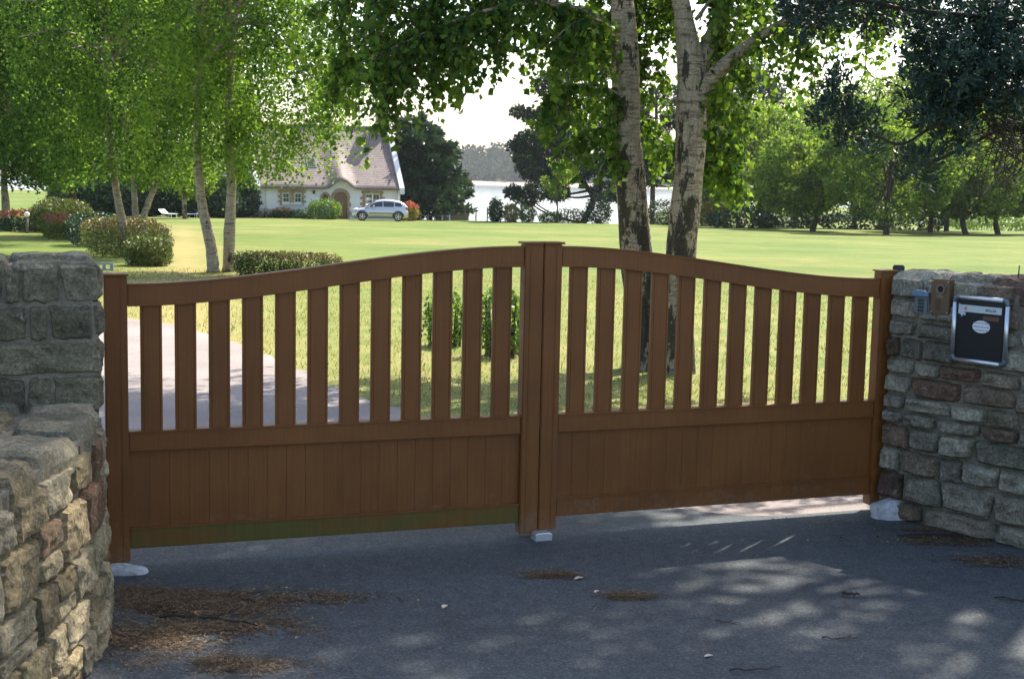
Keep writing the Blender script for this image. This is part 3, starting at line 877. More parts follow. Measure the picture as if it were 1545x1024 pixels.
c4 = [on_wall(*q) for q in ((1411, 419), (1440, 422), (1405, 471), (1435, 477))]
s_, z_ = np.mean([q[0] for q in c4]), np.mean([q[1] for q in c4]); w_ = abs(c4[1][0] - c4[0][0]); h_ = abs(c4[0][1] - c4[2][1])
ic = wall_thing('intercom', 'bronze video intercom panel with round lens and speaker slots', 'intercom', s_, z_, .035)
obj('faceplate', hex_mesh('faceplate', (-w_ / 2, -.012, -h_ / 2), (w_ / 2, .03, h_ / 2), bevel=.003), M_BRONZE, ic, world=False)
ringm = MB()
for k in range(24):
    a0, a1 = 2 * math.pi * k / 24, 2 * math.pi * (k + 1) / 24
    r0, r1 = .017, .027
    ringm.add([(r * math.cos(a), y_, r * math.sin(a)) for y_ in (-.018, -.0122) for a, r in ((a0, r0), (a0, r1), (a1, r1), (a1, r0))],
              [(0, 1, 2, 3), (1, 5, 6, 2), (0, 3, 7, 4)])
M_RING = mat('pale_bronze_ring', (.20, .17, .12), .4, .5)
o = obj('lens_ring', ringm.mesh('lens_ring'), M_RING, ic, world=False); o.location = (.004, 0, h_ * .22)
o = obj('camera_lens', MB().tube([(0, -.0125, 0), (0, -.0155, 0)], [.0168, .0168], 24).mesh('camera_lens'), M_GLASS, ic, world=False); o.location = (.004, 0, h_ * .22)
obj('call_button', hex_mesh('call_button', (-.018, -.016, -.005), (.024, -.0122, .010), bevel=.001), M_RING, ic, world=False)
for k in range(7):
    obj('speaker_slot', hex_mesh('speaker_slot', (-.022, -.0134, -h_ * .10 - k * .0085), (.006, -.0121, -h_ * .10 - k * .0085 + .003), bevel=.0004), M_DARK, ic, world=False)
for sx_ in (-1, 1):
    for sz_ in (-1, 1):
        o = obj('screw', MB().tube([(0, -.0122, 0), (0, -.0145, 0)], [.0035, .0035], 10).mesh('screw'), M_ALU, ic, world=False); o.location = (sx_ * w_ * .40, 0, sz_ * h_ * .44)
c4 = [on_wall(*q) for q in ((1385, 440), (1406, 442), (1382, 472), (1402, 475))]
s_, z_ = np.mean([q[0] for q in c4]), np.mean([q[1] for q in c4]); w_ = abs(c4[1][0] - c4[0][0]) * 1.05; h_ = abs(c4[0][1] - c4[2][1])
kp = wall_thing('keypad', 'grey door keypad with blue hood beside the bronze intercom', 'keypad', s_, z_, .03)
obj('housing', hex_mesh('housing', (-w_ / 2, -.014, -h_ / 2), (w_ / 2, .03, h_ / 2), bevel=.007), M_KEYPAD, kp, world=False)
obj('hood', MB().prism([(-w_ / 2 - .004, h_ * .33), (w_ / 2 + .004, h_ * .33), (w_ / 2 + .004, h_ * .50), (w_ * .3, h_ * .62), (-w_ * .3, h_ * .62), (-w_ / 2 - .004, h_ * .50)], -.034, -.0145).mesh('hood', bevel=.003), M_KEYHOOD, kp, world=False)
for r_ in range(4):
    for c_ in range(3):
        obj('key', hex_mesh('key', (-.017 + c_ * .0125, -.0175, h_ * .18 - r_ * .0175 - .010), (-.017 + c_ * .0125 + .009, -.0142, h_ * .18 - r_ * .0175 + .002), bevel=.001), M_DARK, kp, world=False)
# thin steel rod on the wall top
s_, z_ = on_wall(1518, 398)
p_ = RA + RD * s_ - RN * .1
tag(obj('steel_rod', MB().tube([(p_[0], p_[1], RW_H - .03), (p_[0] + .003, p_[1], RW_H + .06)], [.004, .003], 6).mesh('steel_rod'), M_DARK), 'thin dark steel rod sticking up from the mailbox wall top', 'rod')

# ------------------------------------------------------------------ LITTER ON THE ROAD
def needle_field(name, patches, label, n_total):
    P = []
    tot = sum(p[4] for p in patches)
    for (px, py, sx_, sy_, wgt) in patches:
        c0 = ground(px, py); n = int(n_total * wgt / tot)
        q = RNG.normal(size=(n, 2)) * .55
        p = np.stack([c0[0] + q[:, 0] * sx_, c0[1] + q[:, 1] * sy_, np.zeros(n)], 1)
        P.append(p)
    P = np.concatenate(P); n = len(P)
    keep = np.array([noise.noise(Vector((p[0] * 5, p[1] * 5, 1.3))) + .6 * noise.noise(Vector((p[0] * 15, p[1] * 15, 4))) > random.uniform(-.6, .25) for p in P])
    keep &= P[:, 1] < gate_line(P[:, 0]) - .02
    P = P[keep]; n = len(P)
    th = RNG.uniform(0, 2 * np.pi, n); L = RNG.uniform(.006, .032, n); wd = RNG.uniform(.0006, .0014, n)
    d = np.stack([np.cos(th), np.sin(th), RNG.uniform(-.15, .15, n)], 1); s = np.stack([-np.sin(th), np.cos(th), np.zeros(n)], 1)
    z = .009 + RNG.random(n) ** 2 * .012
    P[:, 2] = z
    V = np.empty((n, 4, 3)); L, wd = L[:, None], wd[:, None]
    V[:, 0] = P - s * wd; V[:, 1] = P + s * wd; V[:, 2] = P + d * L + s * wd; V[:, 3] = P + d * L - s * wd
    V[:, :, 2] = np.maximum(V[:, :, 2], .0075)
    o = obj(name, fast_mesh(name, V.reshape(-1, 3), np.arange(n * 4).reshape(-1, 4), RNG.random(n) ** 1.6), M_NEEDLE)
    return tag(o, label, 'needle litter', kind='stuff')
needle_field('needle_litter', [(300, 915, .30, .16, 5), (240, 960, .25, .18, 4), (430, 903, .30, .07, 3), (360, 950, .25, .12, 3), (220, 900, .22, .12, 2), (330, 1005, .3, .1, 1.5)], 'brown pine needle litter drifted on the tarmac by the rubble wall', 42000)
needle_field('needle_litter', [(832, 870, .11, .055, 3)], 'brown clump of pine needles on the tarmac by the gate stop', 2600)
needle_field('needle_litter', [(952, 902, .10, .05, 3)], 'thin tan clump of pine needles out on the open tarmac', 2200)
needle_field('needle_litter', [(1430, 820, .35, .08, 3), (1500, 850, .2, .1, 2), (1380, 800, .2, .06, 2)], 'pine needles scattered along the foot of the mailbox wall', 6000)
needle_field('needle_litter', [(700, 930, 1.0, .5, 2), (1200, 930, 1.0, .5, 2), (450, 850, .6, .15, 1)], 'sparse loose needles scattered over the whole tarmac', 1500)
def crumbs(name, spots, n, label):
    P = []
    for (px, py, sx_, sy_) in spots:
        c0 = ground(px, py); q = RNG.normal(size=(n, 2)); P.append(np.stack([c0[0] + q[:, 0] * sx_, c0[1] + q[:, 1] * sy_, np.full(n, .011)], 1))
    P = np.concatenate(P); P = P[(P[:, 1] < gate_line(P[:, 0]) - .04) & (P[:, 0] > -1.42)]
    me = leaf_mesh(name, P, .014, 0.0, .7, var=.6)
    co = np.empty(len(me.vertices) * 3, np.float32); me.vertices.foreach_get('co', co); co = co.reshape(-1, 3)
    co[:, 2] = .0095 + np.abs(co[:, 2] - .011) * .5; me.vertices.foreach_set('co', co.ravel()); me.update()
    return tag(obj(name, me, M_NEEDLE), label, 'leaf litter', kind='stuff')
crumbs('leaf_litter', [(300, 920, .22, .13), (250, 960, .2, .14), (420, 905, .25, .06)], 420, 'broken leaf and bark crumbs among the needles by the rubble wall')
crumbs('leaf_litter', [(1430, 818, .25, .05), (1510, 845, .2, .06), (1300, 790, .3, .05)], 130, 'broken leaf crumbs along the foot of the mailbox wall')
def soil_patch(name, blobs, label):
    mb = MB()
    for (px, py, rx, ry, sd) in blobs:
        c0 = ground(px, py); ring = []
        for k in range(36):
            th = 2 * math.pi * k / 36; r = 1 + .35 * noise.noise(Vector((math.cos(th) * 1.3 + sd, math.sin(th) * 1.3, sd))) + .15 * noise.noise(Vector((math.cos(th) * 5 + sd, math.sin(th) * 5, sd)))
            ring.append((c0[0] + rx * r * math.cos(th), c0[1] + ry * r * math.sin(th), .0065))
        vs = [(c0[0], c0[1], .012)] + [(c0[0] + (p[0] - c0[0]) * .6, c0[1] + (p[1] - c0[1]) * .6, .0105) for p in ring] + ring
        fs = [(0, 1 + k, 1 + (k + 1) % 36) for k in range(36)] + [(1 + k, 37 + k, 37 + (k + 1) % 36, 1 + (k + 1) % 36) for k in range(36)]
        mb.add(vs, fs)
    o = obj(name, mb.mesh(name, smooth=True), M_SOIL)
    return tag(o, label, 'soil', kind='stuff')
soil_patch('soil_crumbs', [(255, 915, .17, .15, 1)], 'dark crumbled soil under the needle litter by the rubble wall')
soil_patch('soil_crumbs', [(1440, 812, .30, .09, 8.2)], 'dark soil band along the foot of the mailbox wall')
# twigs and fallen leaves
def twig(px, py, L, ang, bend, label, fork=False, r=.0035):
    c0 = ground(px, py); mb = MB()
    def path(o_, L_, a_, b_, n=7):
        return [(o_[0] + math.cos(a_ + b_ * k / n) * L_ * k / n, o_[1] + math.sin(a_ + b_ * k / n) * L_ * k / n, .009 + r + .008 * math.sin(k * 1.3) ** 2) for k in range(n + 1)]
    p = path((c0[0], c0[1]), L, ang, bend)
    mb.tube(p, [r * (1 - .08 * k) for k in range(8)], 5)
    if fork:
        for k, da in ((3, .7), (5, -.6)):
            mb.tube(path(p[k], L * .45, ang + bend * .5 + da, bend), [r * .6 * (1 - .09 * q) for q in range(8)], 4)
    return tag(obj('fallen_twig', mb.mesh('fallen_twig'), M_TWIG), label, 'twig')
twig(240, 935, .42, R(5), -.3, 'long dark fallen twig across the needle litter', True, .006)
twig(1270, 902, .075, R(-12), .1, 'short thick piece of bark lying on the tarmac', False, .010)
twig(1240, 965, .14, R(-60), 1.4, 'curled thin forked twig lying on the tarmac', True, .003)
twig(1080, 940, .10, R(-50), .6, 'tiny forked twig below the thin tan needle clump', True, .0025)
twig(1100, 1015, .2, R(-10), .4, 'long thin curved twig out on open tarmac', False, .0035)
twig(1500, 905, .25, R(-20), -.3, 'bent twig lying in the sun patch by the mailbox wall', True, .004)
def fallen(px, py, size, ang, mat_, label):
    c0 = ground(px, py); vs, fs = [], []
    out = [(0, 0), (.25, .28), (.55, .34), (.85, .18), (1.05, 0), (.85, -.2), (.5, -.33), (.2, -.24)]
    for (a, b) in out:
        x, y = a * math.cos(ang) - b * math.sin(ang), a * math.sin(ang) + b * math.cos(ang)
        vs.append((c0[0] + x * size, c0[1] + y * size, .010 + abs(b) * size * .5 + .1 * size * a * a))
    vs.append((c0[0] + .5 * size * math.cos(ang), c0[1] + .5 * size * math.sin(ang), .010))
    fs = [(i_, (i_ + 1) % 8, 8) for i_ in range(8)]
    return tag(obj('fallen_leaf', MB().add(vs, fs).mesh('fallen_leaf'), mat_), label, 'leaf')
fallen(866, 877, .045, .4, M_LEAFPALE, 'pale dry leaf lying on the needle clump by the gate stop')
fallen(668, 921, .04, 1.2, M_LEAFPALE, 'pale dry leaf lying alone on the tarmac beyond the litter')
fallen(176, 970, .045, 2.2, M_LEAFDRY, 'tan dead leaf close to the foot of the rubble wall')
fallen(1062, 994, .035, .2, M_LEAFPALE, 'small whitish leaf out on the tarmac')
fallen(897, 897, .03, .9, M_LEAFPALE, 'tiny white leaf between the two needle clumps')
fallen(300, 932, .05, 1.9, M_LEAFDRY, 'orange brown leaf resting on the needle litter')

# ------------------------------------------------------------------ GRASS close behind the gate
n = 60000
gx, gy = RNG.uniform(-9, 9, n), 8.2 + 22 * RNG.random(n) ** 1.6
def on_drive(x, y):
    i_ = np.clip(np.searchsorted(re_[:, 1], y), 0, len(re_) - 1)
    xr = np.interp(y, re_[:, 1], re_[:, 0]); xl = np.interp(y, le_[:, 1], le_[:, 0])
    return (x > xl - .02) & (x < xr + .04)
k_ = ~on_drive(gx, gy)
gx, gy = gx[k_], gy[k_]; n = len(gx)
gp = np.stack([gx, gy, terrain(gx, gy) + .0], 1)
hgt = RNG.uniform(.025, .07, n)[:, None]; th = RNG.uniform(0, 2 * np.pi, n)
sd = np.stack([np.cos(th), np.sin(th), 0 * th], 1) * RNG.uniform(.003, .006, n)[:, None]
ln = np.stack([np.cos(th * 3), np.sin(th * 3), 0 * th], 1) * hgt * .5
V = np.stack([gp - sd, gp + sd, gp + ln + np.array([0, 0, 1]) * hgt], 1)
pn = np.array([.5 + .9 * noise.noise(Vector((a * .8, b * .8, 0))) for a, b in zip(gx, gy)])
o = obj('grass', fast_mesh('grass', V.reshape(-1, 3), np.arange(n * 3).reshape(-1, 3), np.clip(pn + RNG.normal(0, .2, n), 0, 1)), M_GRASS)
tag(o, 'short patchy sunlit grass behind the gate', 'grass', kind='stuff')

# ------------------------------------------------------------------ TREES
def trunk_path(p0, p1, n=12, wob=.04, seed=0):
    p0, p1 = np.array(p0, float), np.array(p1, float); out = []
    for k in range(n + 1):
        u = k / n; p = p0 + (p1 - p0) * u
        w = wob * math.sin(u * math.pi)
        out.append(p + np.array([noise.noise(Vector((u * 3, seed, 0))), noise.noise(Vector((u * 3, seed, 7))), 0]) * w * 3)
    return out

def hang_twigs(path, spacing, L0, L1, leaf_gap, out_leaf, mb, spread=.35, r=.004):
    """pendulous twigs hung along a branch, leaves along each twig"""
    P = np.array(path, float); sg = np.linalg.norm(np.diff(P, axis=0), axis=1); cum = np.concatenate([[0], np.cumsum(sg)])
    n = max(1, int(cum[-1] / spacing))
    for k in range(n):
        s = random.uniform(0, cum[-1]); p = np.array([np.interp(s, cum, P[:, j]) for j in range(3)])
        L = random.uniform(L0, L1); a = random.uniform(0, 2 * math.pi); sp = random.uniform(.1, 1) * spread
        tw = []
        for q in range(6):
            u = q / 5
            tw.append(p + np.array([math.cos(a) * sp * L * (2 * u - u * u), math.sin(a) * sp * L * (2 * u - u * u), -L * u * u * (1 - .15 * sp) - .02 * u]))
        if mb is not None: mb.tube(tw, [r, r * .85, r * .7, r * .55, r * .45, r * .3], 3, cap=False)
        m_ = max(3, int(L / leaf_gap)); us = np.sort(RNG.random(m_)) ** .8
        T = np.array(tw); xs = np.linspace(0, 1, 6)
        lp_ = np.stack([np.interp(us, xs, T[:, j]) for j in range(3)], 1) + RNG.normal(0, .028, (m_, 3))
        out_leaf.append(lp_)

# --- the two big birches just behind the gate
def near_birch(label, base, pts, radii, bark, branches, crown, seed):
    random.seed(seed)
    tr = thing('birch_tree', label, 'tree', base, group='birches behind the gate')
    tb = MB()
    path = catmull(pts, 8)
    rad = np.interp(np.linspace(0, 1, len(path)), np.linspace(0, 1, len(radii)), radii)
    # uneven, ridged trunk
    sides = 28; vs, fs = [], []
    for i_, p in enumerate(path):
        for k in range(sides):
            th = 2 * math.pi * k / sides
            d_ = Vector((math.cos(th) * 1.5, math.sin(th) * 1.5, p[2] * 1.4 + seed))
            low_ = max(0, 1 - (p[2] - base[2]) / 1.3)
            rr_ = rad[i_] * (1 + .10 * noise.noise(d_) + (.06 + .16 * low_) * noise.noise(Vector((math.cos(th) * 4, math.sin(th) * 4, p[2] * (3 - low_) + seed))))
            vs.append((p[0] + math.cos(th) * rr_, p[1] + math.sin(th) * rr_, p[2]))
    for i_ in range(len(path) - 1):
        for k in range(sides):
            k2 = (k + 1) % sides; fs.append((i_ * sides + k, i_ * sides + k2, (i_ + 1) * sides + k2, (i_ + 1) * sides + k))
    tb.add(vs, fs)
    obj('trunk', tb.mesh('trunk', smooth=True), bark, tr)
    bb, tw, leaves_ = MB(), MB(), []
    for (bp, r0, spc, L0, L1, gap) in branches:
        bpath = catmull(bp, 6); nb = len(bpath)
        bb.tube(bpath, [r0 * (1 - .8 * k / nb) for k in range(nb)], 8, jitter=.08)
        if spc: hang_twigs(bpath[nb // 6:], spc * .55, L0, L1, gap * .85, leaves_, tw, .45)
    cx, cy, z0, z1, rad_c, nb_ = crown
    tops = np.array(pts)
    for k in range(nb_):
        z = random.uniform(z0, z1); u = (z - z0) / (z1 - z0)
        a = random.uniform(0, 2 * math.pi); L = rad_c * (1 - .55 * u) * random.uniform(.6, 1.1)
        o_ = np.array([np.interp(z - .5, tops[:, 2], tops[:, 0]), np.interp(z - .5, tops[:, 2], tops[:, 1]), z - .5])
        e = o_ + np.array([math.cos(a) * L, math.sin(a) * L, .5 + .35 * L * random.random()])
        mid_ = (o_ + e) / 2 + np.array([0, 0, .18 * L])
        bpath = catmull([o_, mid_, e, e + np.array([math.cos(a) * .25, math.sin(a) * .25, -.25])], 4)
        bb.tube(bpath, [.03 * (1 - .85 * q / len(bpath)) for q in range(len(bpath))], 5, cap=False)
        hang_twigs(bpath[3:], .07, .35, .9, .04, leaves_, tw if u < .3 else None)
    obj('branch', bb.mesh('branch', smooth=True), bark, tr)
    LP = np.concatenate(leaves_)
    cr = obj('crown', leaf_mesh('crown', LP, .068, .75, .86), M_BIRCH, tr)
    obj('twigs', tw.mesh('twigs'), M_BROWNBARK, cr, world=False)
    cr_off = Vector(tr.location)
    return tr, len(LP)

b1 = ground(972, 556)
T1 = [tuple(b1), tuple(at(968, 470, b1[1])), tuple(at(958, 370, b1[1])), tuple(at(951, 270, b1[1])), tuple(at(945, 190, b1[1])), tuple(at(944, 100, b1[1])), tuple(at(940, 20, b1[1])), tuple(at(930, -80, b1[1])), tuple(at(925, -300, b1[1])), tuple(at(930, -650, b1[1]))]
b2 = ground(1022, 562)
T2 = [tuple(b2), tuple(at(1022, 470, b2[1])), tuple(at(1029, 370, b2[1])), tuple(at(1040, 260, b2[1])), tuple(at(1043, 180, b2[1])), tuple(at(1042, 100, b2[1])), tuple(at(1030, 20, b2[1])), tuple(at(1012, -80, b2[1])), tuple(at(1000, -300, b2[1])), tuple(at(990, -650, b2[1]))]
Y1, Y2 = b1[1], b2[1]
def br(Y, *pp): return [tuple(at(px, py, Y + dy)) for (px, py, dy) in pp]
B1 = [
    (br(Y1, (943, 60, 0), (885, 22, -.5), (820, 2, -.9), (730, -25, -1.3), (640, -30, -1.6), (545, -10, -1.8)), .045, .035, .35, .95, .035),
    (br(Y1, (840, 2, -.8), (760, 10, -1.3), (690, 30, -1.6), (620, 60, -1.8), (545, 95, -2.0)), .022, .035, .25, .75, .033),
    (br(Y1, (700, -30, -1.4), (640, 10, -1.1), (570, 60, -.9), (515, 110, -.7)), .018, .045, .2, .6, .033),
    (br(Y1, (620, -60, -1.4), (560, -20, -1.0), (500, 0, -.8), (470, 10, -.7)), .018, .045, .3, .8, .035),
    (br(Y1, (942, 90, 0), (900, 70, .3), (850, 55, .6), (800, 50, .8)), .02, .045, .25, .6, .033),
    (br(Y1, (944, 150, 0), (905, 130, -.3), (860, 130, -.5), (815, 150, -.6)), .02, .04, .2, .55, .033),
    (br(Y1, (946, 210, 0), (915, 195, -.2), (880, 200, -.4), (850, 225, -.5)), .016, .045, .15, .45, .033),
    (br(Y1, (948, 240, 0), (925, 235, -.3), (908, 250, -.35), (900, 275, -.35)), .012, .06, .12, .35, .035),
    (br(Y1, (946, 110, 0), (972, 90, .3), (990, 100, .5), (1003, 130, .6)), .014, .05, .25, .6, .035),
    (br(Y1, (948, 200, 0), (975, 180, .5), (995, 190, .8), (1008, 215, .9)), .012, .06, .2, .5, .035),
    (br(Y1, (940, 30, 0), (900, -30, .2), (840, -50, .4), (780, -40, .5)), .03, .06, .3, .8, .035),
    (br(Y1, (938, 10, .1), (960, -40, .4), (985, -60, .6), (1010, -50, .8)), .03, .05, .3, .9, .035),
    (br(Y1, (780, -50, -.9), (740, 0, -1.0), (700, 40, -1.1), (670, 90, -1.2)), .014, .04, .25, .6, .033),
    (br(Y1, (680, -50, -1.3), (640, 30, -1.3), (600, 90, -1.4), (575, 130, -1.5)), .014, .04, .2, .55, .033),
    (br(Y1, (945, 80, 0), (900, 30, -.6), (860, 40, -.9), (825, 70, -1.1)), .016, .04, .2, .55, .033),
    (br(Y1, (945, 60, 0), (915, 20, .5), (870, 10, .8), (820, 20, 1.0)), .016, .04, .25, .6, .033),
    (br(Y1, (946, 170, 0), (920, 150, .3), (895, 155, .5), (870, 175, .6)), .012, .04, .15, .5, .033),
    (br(Y1, (944, 40, 0), (970, 10, .4), (1000, 0, .6), (1030, 10, .8)), .016, .04, .25, .7, .033),
    (br(Y1, (640, 40, -1.6), (605, 100, -1.8), (585, 150, -1.9), (572, 185, -1.9)), .008, .04, .10, .35, .033),
    (br(Y1, (600, -40, -1.3), (550, 30, -1.2), (520, 80, -1.1), (505, 130, -1.0)), .012, .05, .2, .55, .033),
]
B2 = [
    (br(Y2, (1044, 190, 0), (1070, 150, .5), (1100, 150, .8), (1130, 165, 1.0)), .014, .045, .25, .7, .034),
    (br(Y2, (1044, 140, 0), (1065, 90, .6), (1100, 60, 1.0), (1140, 50, 1.2)), .016, .05, .25, .7, .034),
    (br(Y2, (1046, 230, 0), (1070, 225, .6), (1090, 240, .9), (1105, 270, 1.0)), .012, .045, .15, .45, .034),
    (br(Y2, (1050, 30, .1), (1090, -20, .2), (1130, -40, -.3), (1180, -40, -.6)), .02, .05, .3, .8, .034),
    (br(Y2, (1048, 160, 0), (1075, 118, -.1), (1105, 88, -.2), (1140, 60, -.3), (1200, 25, -.6), (1270, 0, -.9)), .098, .06, .25, .8, .038),
    (br(Y2, (1046, 120, 0), (1072, 60, .1), (1085, 20, .2), (1090, -40, .3), (1120, -120, .5)), .09, .05, .3, .8, .036),
    (br(Y2, (1046, 210, 0), (1075, 190, .3), (1098, 200, .5), (1115, 225, .6)), .016, .04, .2, .6, .034),
    (br(Y2, (1046, 250, 0), (1080, 240, .4), (1105, 250, .7), (1122, 270, .8)), .014, .05, .15, .45, .034),
    (br(Y2, (1190, 30, -.6), (1215, 60, -.7), (1225, 110, -.8), (1215, 150, -.8)), .010, .05, .08, .30, .035),
    (br(Y2, (1180, -40, -.5), (1250, -45, -.6), (1320, -30, -.7), (1400, -5, -.8)), .018, .040, .3, .95, .040),
    (br(Y2, (1200, 10, .2), (1260, 0, .4), (1320, 0, .6), (1380, 20, .8)), .012, .055, .2, .6, .04),
    (br(Y2, (1120, 80, -.2), (1130, 110, -.2), (1140, 150, -.2)), .008, .06, .08, .3, .036),
    (br(Y2, (1034, 40, .1), (1010, 0, .5), (990, -10, .8), (965, 0, 1.0)), .02, .05, .25, .6, .035),
    (br(Y2, (1050, 90, .1), (1090, 40, .5), (1130, 10, .7), (1180, -10, .8)), .02, .05, .3, .7, .036),
    (br(Y2, (1030, 230, .1), (1005, 220, .3), (990, 240, .5)), .01, .06, .1, .4, .035),
]
near_birch('birch with dark fissured trunk behind the gate, long leafy limb reaching over the lawn', tuple(b1), T1, [.19, .165, .158, .150, .143, .135, .118, .10, .07, .03], M_BARK1, B1, (0, 0, 4.6, 8.8, 3.0, 80), 3)
near_birch('pale forked birch behind the gate beside a darker trunk', tuple(b2), T2, [.165, .150, .150, .142, .148, .135, .085, .08, .06, .03], M_BARK2, B2, (0, 0, 4.6, 8.8, 3.1, 80), 4)

# --- generic trees
def sphere_pts(n, shell=.5):
    d = unit(RNG.normal(size=(n, 3))); r = RNG.random(n) ** (1 / 3); r = shell + (1 - shell) * r
    return d * r[:, None]

def strand_tree(name, label, trunks, crown_c, crown_r, n_strand, per, size, mat_, bark, strand=(.5, 1.4), group=None, zmin=None, r0=.12, limbs=30, tone=.5):
    """weeping crown: hanging strands of small leaves around limbs"""
    tr = thing(name, label, 'tree', trunks[0][0], group=group)
    for tp in trunks:
        p = catmull(tp, 6); n = len(p)
        obj('trunk', MB().tube(p, [r0 * (1.15 if k == 0 else 1) * (1 - .55 * k / n) for k in range(n)], 10, jitter=.07).mesh('trunk', smooth=True), bark, tr)
    bough = sphere_pts(max(24, n_strand // 11), .3) * np.array(crown_r) + np.array(crown_c)
    bt = RNG.uniform(-.25, .25, len(bough)); bi = RNG.integers(0, len(bough), n_strand)
    S = bough[bi] + RNG.normal(0, .13, (n_strand, 3)) * np.array(crown_r).mean() * np.array([1, 1, .8])
    LP, RN_ = [], []
    bb = MB(); tops = [np.array(tp[-1]) for tp in trunks]
    for i_, s in enumerate(S):
        L = random.uniform(*strand); m_ = int(per * random.uniform(.6, 1.4))
        u = RNG.random(m_)
        dx, dy = random.uniform(-.15, .15), random.uniform(-.15, .15)
        q = np.stack([s[0] + dx * u * L + RNG.normal(0, .07 + .05 * L, m_), s[1] + dy * u * L + RNG.normal(0, .07 + .05 * L, m_), s[2] - u * L], 1)
        if zmin is not None:
            zl = zmin(q[:, 0]) if callable(zmin) else zmin
            q = q[q[:, 2] > zl + RNG.random(len(q)) * .5]
        LP.append(q); RN_.append(np.full(len(q), tone + bt[bi[i_]] + random.uniform(-.15, .15)))
        if i_ < limbs:
            o_ = tops[i_ % len(tops)] - np.array([0, 0, random.uniform(0, .5)])
            md = (o_ + s) / 2 + np.array([0, 0, .12 * np.linalg.norm(s - o_)])
            if s[2] > o_[2] - .5: bb.tube(catmull([o_, md, s], 4), list(np.linspace(r0 * .38, .012, 9)), 5, cap=False)
    LP = np.concatenate(LP); RN_ = np.concatenate(RN_)
    if bb.v: obj('branch', bb.mesh('branch', smooth=True), bark, tr)
    obj('crown', leaf_mesh('crown', LP, size, .6, .75, rnd=RN_), mat_, tr)
    return tr

random.seed(21)
def gp3(px, py): return ground(px, py)
# twin birch on the lawn beyond the left leaf
a = gp3(322, 411); b = gp3(346, 410); Yd = a[1]
strand_tree('weeping_birch', 'twin-stemmed weeping birch beside the low bronze hedge', 
    [[tuple(a), tuple(at(318, 370, Yd)), tuple(at(305, 310, Yd)), tuple(at(298, 220, Yd)), tuple(at(300, 60, Yd))],
     [tuple(b), tuple(at(346, 350, Yd)), tuple(at(349, 280, Yd)), tuple(at(345, 180, Yd)), tuple(at(350, 20, Yd))]],
    at(365, -15, Yd), (2.2, 1.9, 4.0), 1050, 60, .076, M_BIRCH2, M_BARK3, (.5, 1.6), 'birches on the lawn', lambda x: 1.30 + 0.0 * x, .135, 60, .6)
# drooping boughs over the cottage roof
a = gp3(196, 387); Yd = a[1]
strand_tree('weeping_birch', 'leaning single birch growing through the clipped hedge', 
    [[tuple(a), tuple(at(187, 345, Yd)), tuple(at(176, 290, Yd)), tuple(at(165, 200, Yd)), tuple(at(160, 80, Yd))]],
    at(190, 25, Yd), (2.5, 2.4, 4.6), 980, 60, .086, M_BIRCH2, M_BARK3, (.6, 1.8), 'birches on the lawn', 1.35, .13, 40, .42)
a = gp3(206, 356); Yd = a[1]
strand_tree('weeping_birch', 'birch forking low in a V behind the clipped hedge', 
    [[tuple(a), tuple(at(204, 320, Yd)), tuple(at(202, 285, Yd)), tuple(at(195, 200, Yd))],
     [tuple(a), tuple(at(214, 335, Yd)), tuple(at(226, 300, Yd)), tuple(at(240, 268, Yd)), tuple(at(262, 190, Yd))]],
    at(235, 65, Yd), (3.6, 3.0, 4.9), 850, 56, .115, M_BIRCH2, M_BARK3, (.7, 2.0), 'birches on the lawn', lambda x: .75 + .0 * x, .16, 40, .5)
a = gp3(114, 337); Yd = min(a[1], 66); a = np.array([at(114, 330, Yd)[0], Yd, float(terrain(-20, Yd))])
strand_tree('weeping_birch', 'dark-stemmed birch by the round clipped bush', 
    [[tuple(a), tuple(at(112, 310, Yd)), tuple(at(108, 280, Yd)), tuple(at(105, 180, Yd))]],
    at(110, 60, Yd), (4.6, 3.6, 6.6), 1000, 58, .14, M_BIRCH2, M_BROWNBARK, (.8, 2.2), 'birches on the lawn', .55, .22, 40, .3)
Yd = 60; a = at(10, 322, Yd); a[2] = float(terrain(a[0], Yd))
strand_tree('weeping_birch', 'pale-stemmed birch standing by the red topped hedge', 
    [[tuple(a), tuple(at(8, 300, Yd)), tuple(at(6, 270, Yd)), tuple(at(10, 160, Yd))]],
    at(0, 60, Yd), (4.6, 3.6, 6.2), 1000, 58, .14, M_BIRCH2, M_BARK3, (.8, 2.2), 'birches on the lawn', .45, .2, 40, .35)
Yd = 88; a = at(279, 326, Yd); a[2] = float(terrain(a[0], Yd))
strand_tree('young_tree', 'small pale green young tree in front of the dark conifers', 
    [[tuple(a), tuple(at(278, 305, Yd)), tuple(at(277, 285, Yd)), tuple(at(280, 240, Yd))]],
    at(283, 240, Yd), (1.7, 1.6, 2.1), 160, 40, .14, M_ORCH, M_BARK3, (.4, .9), None, None, .16, 14, .8)
# dense birch mass high on the left, nearer
Yd = 44; a = at(-60, 345, Yd); a[2] = float(terrain(a[0], Yd))
strand_tree('weeping_birch', 'shady weeping birch overhanging the driveway beyond the grey pier', 
    [[tuple(a), tuple(at(-58, 250, Yd)), tuple(at(-50, 120, Yd)), tuple(at(-40, 0, Yd))]],
    at(25, -30, Yd), (3.4, 3.0, 4.6), 1100, 62, .105, M_BIRCH2, M_BARK3, (.7, 2.0), 'birches on the lawn', 1.8, .16, 40, .25)

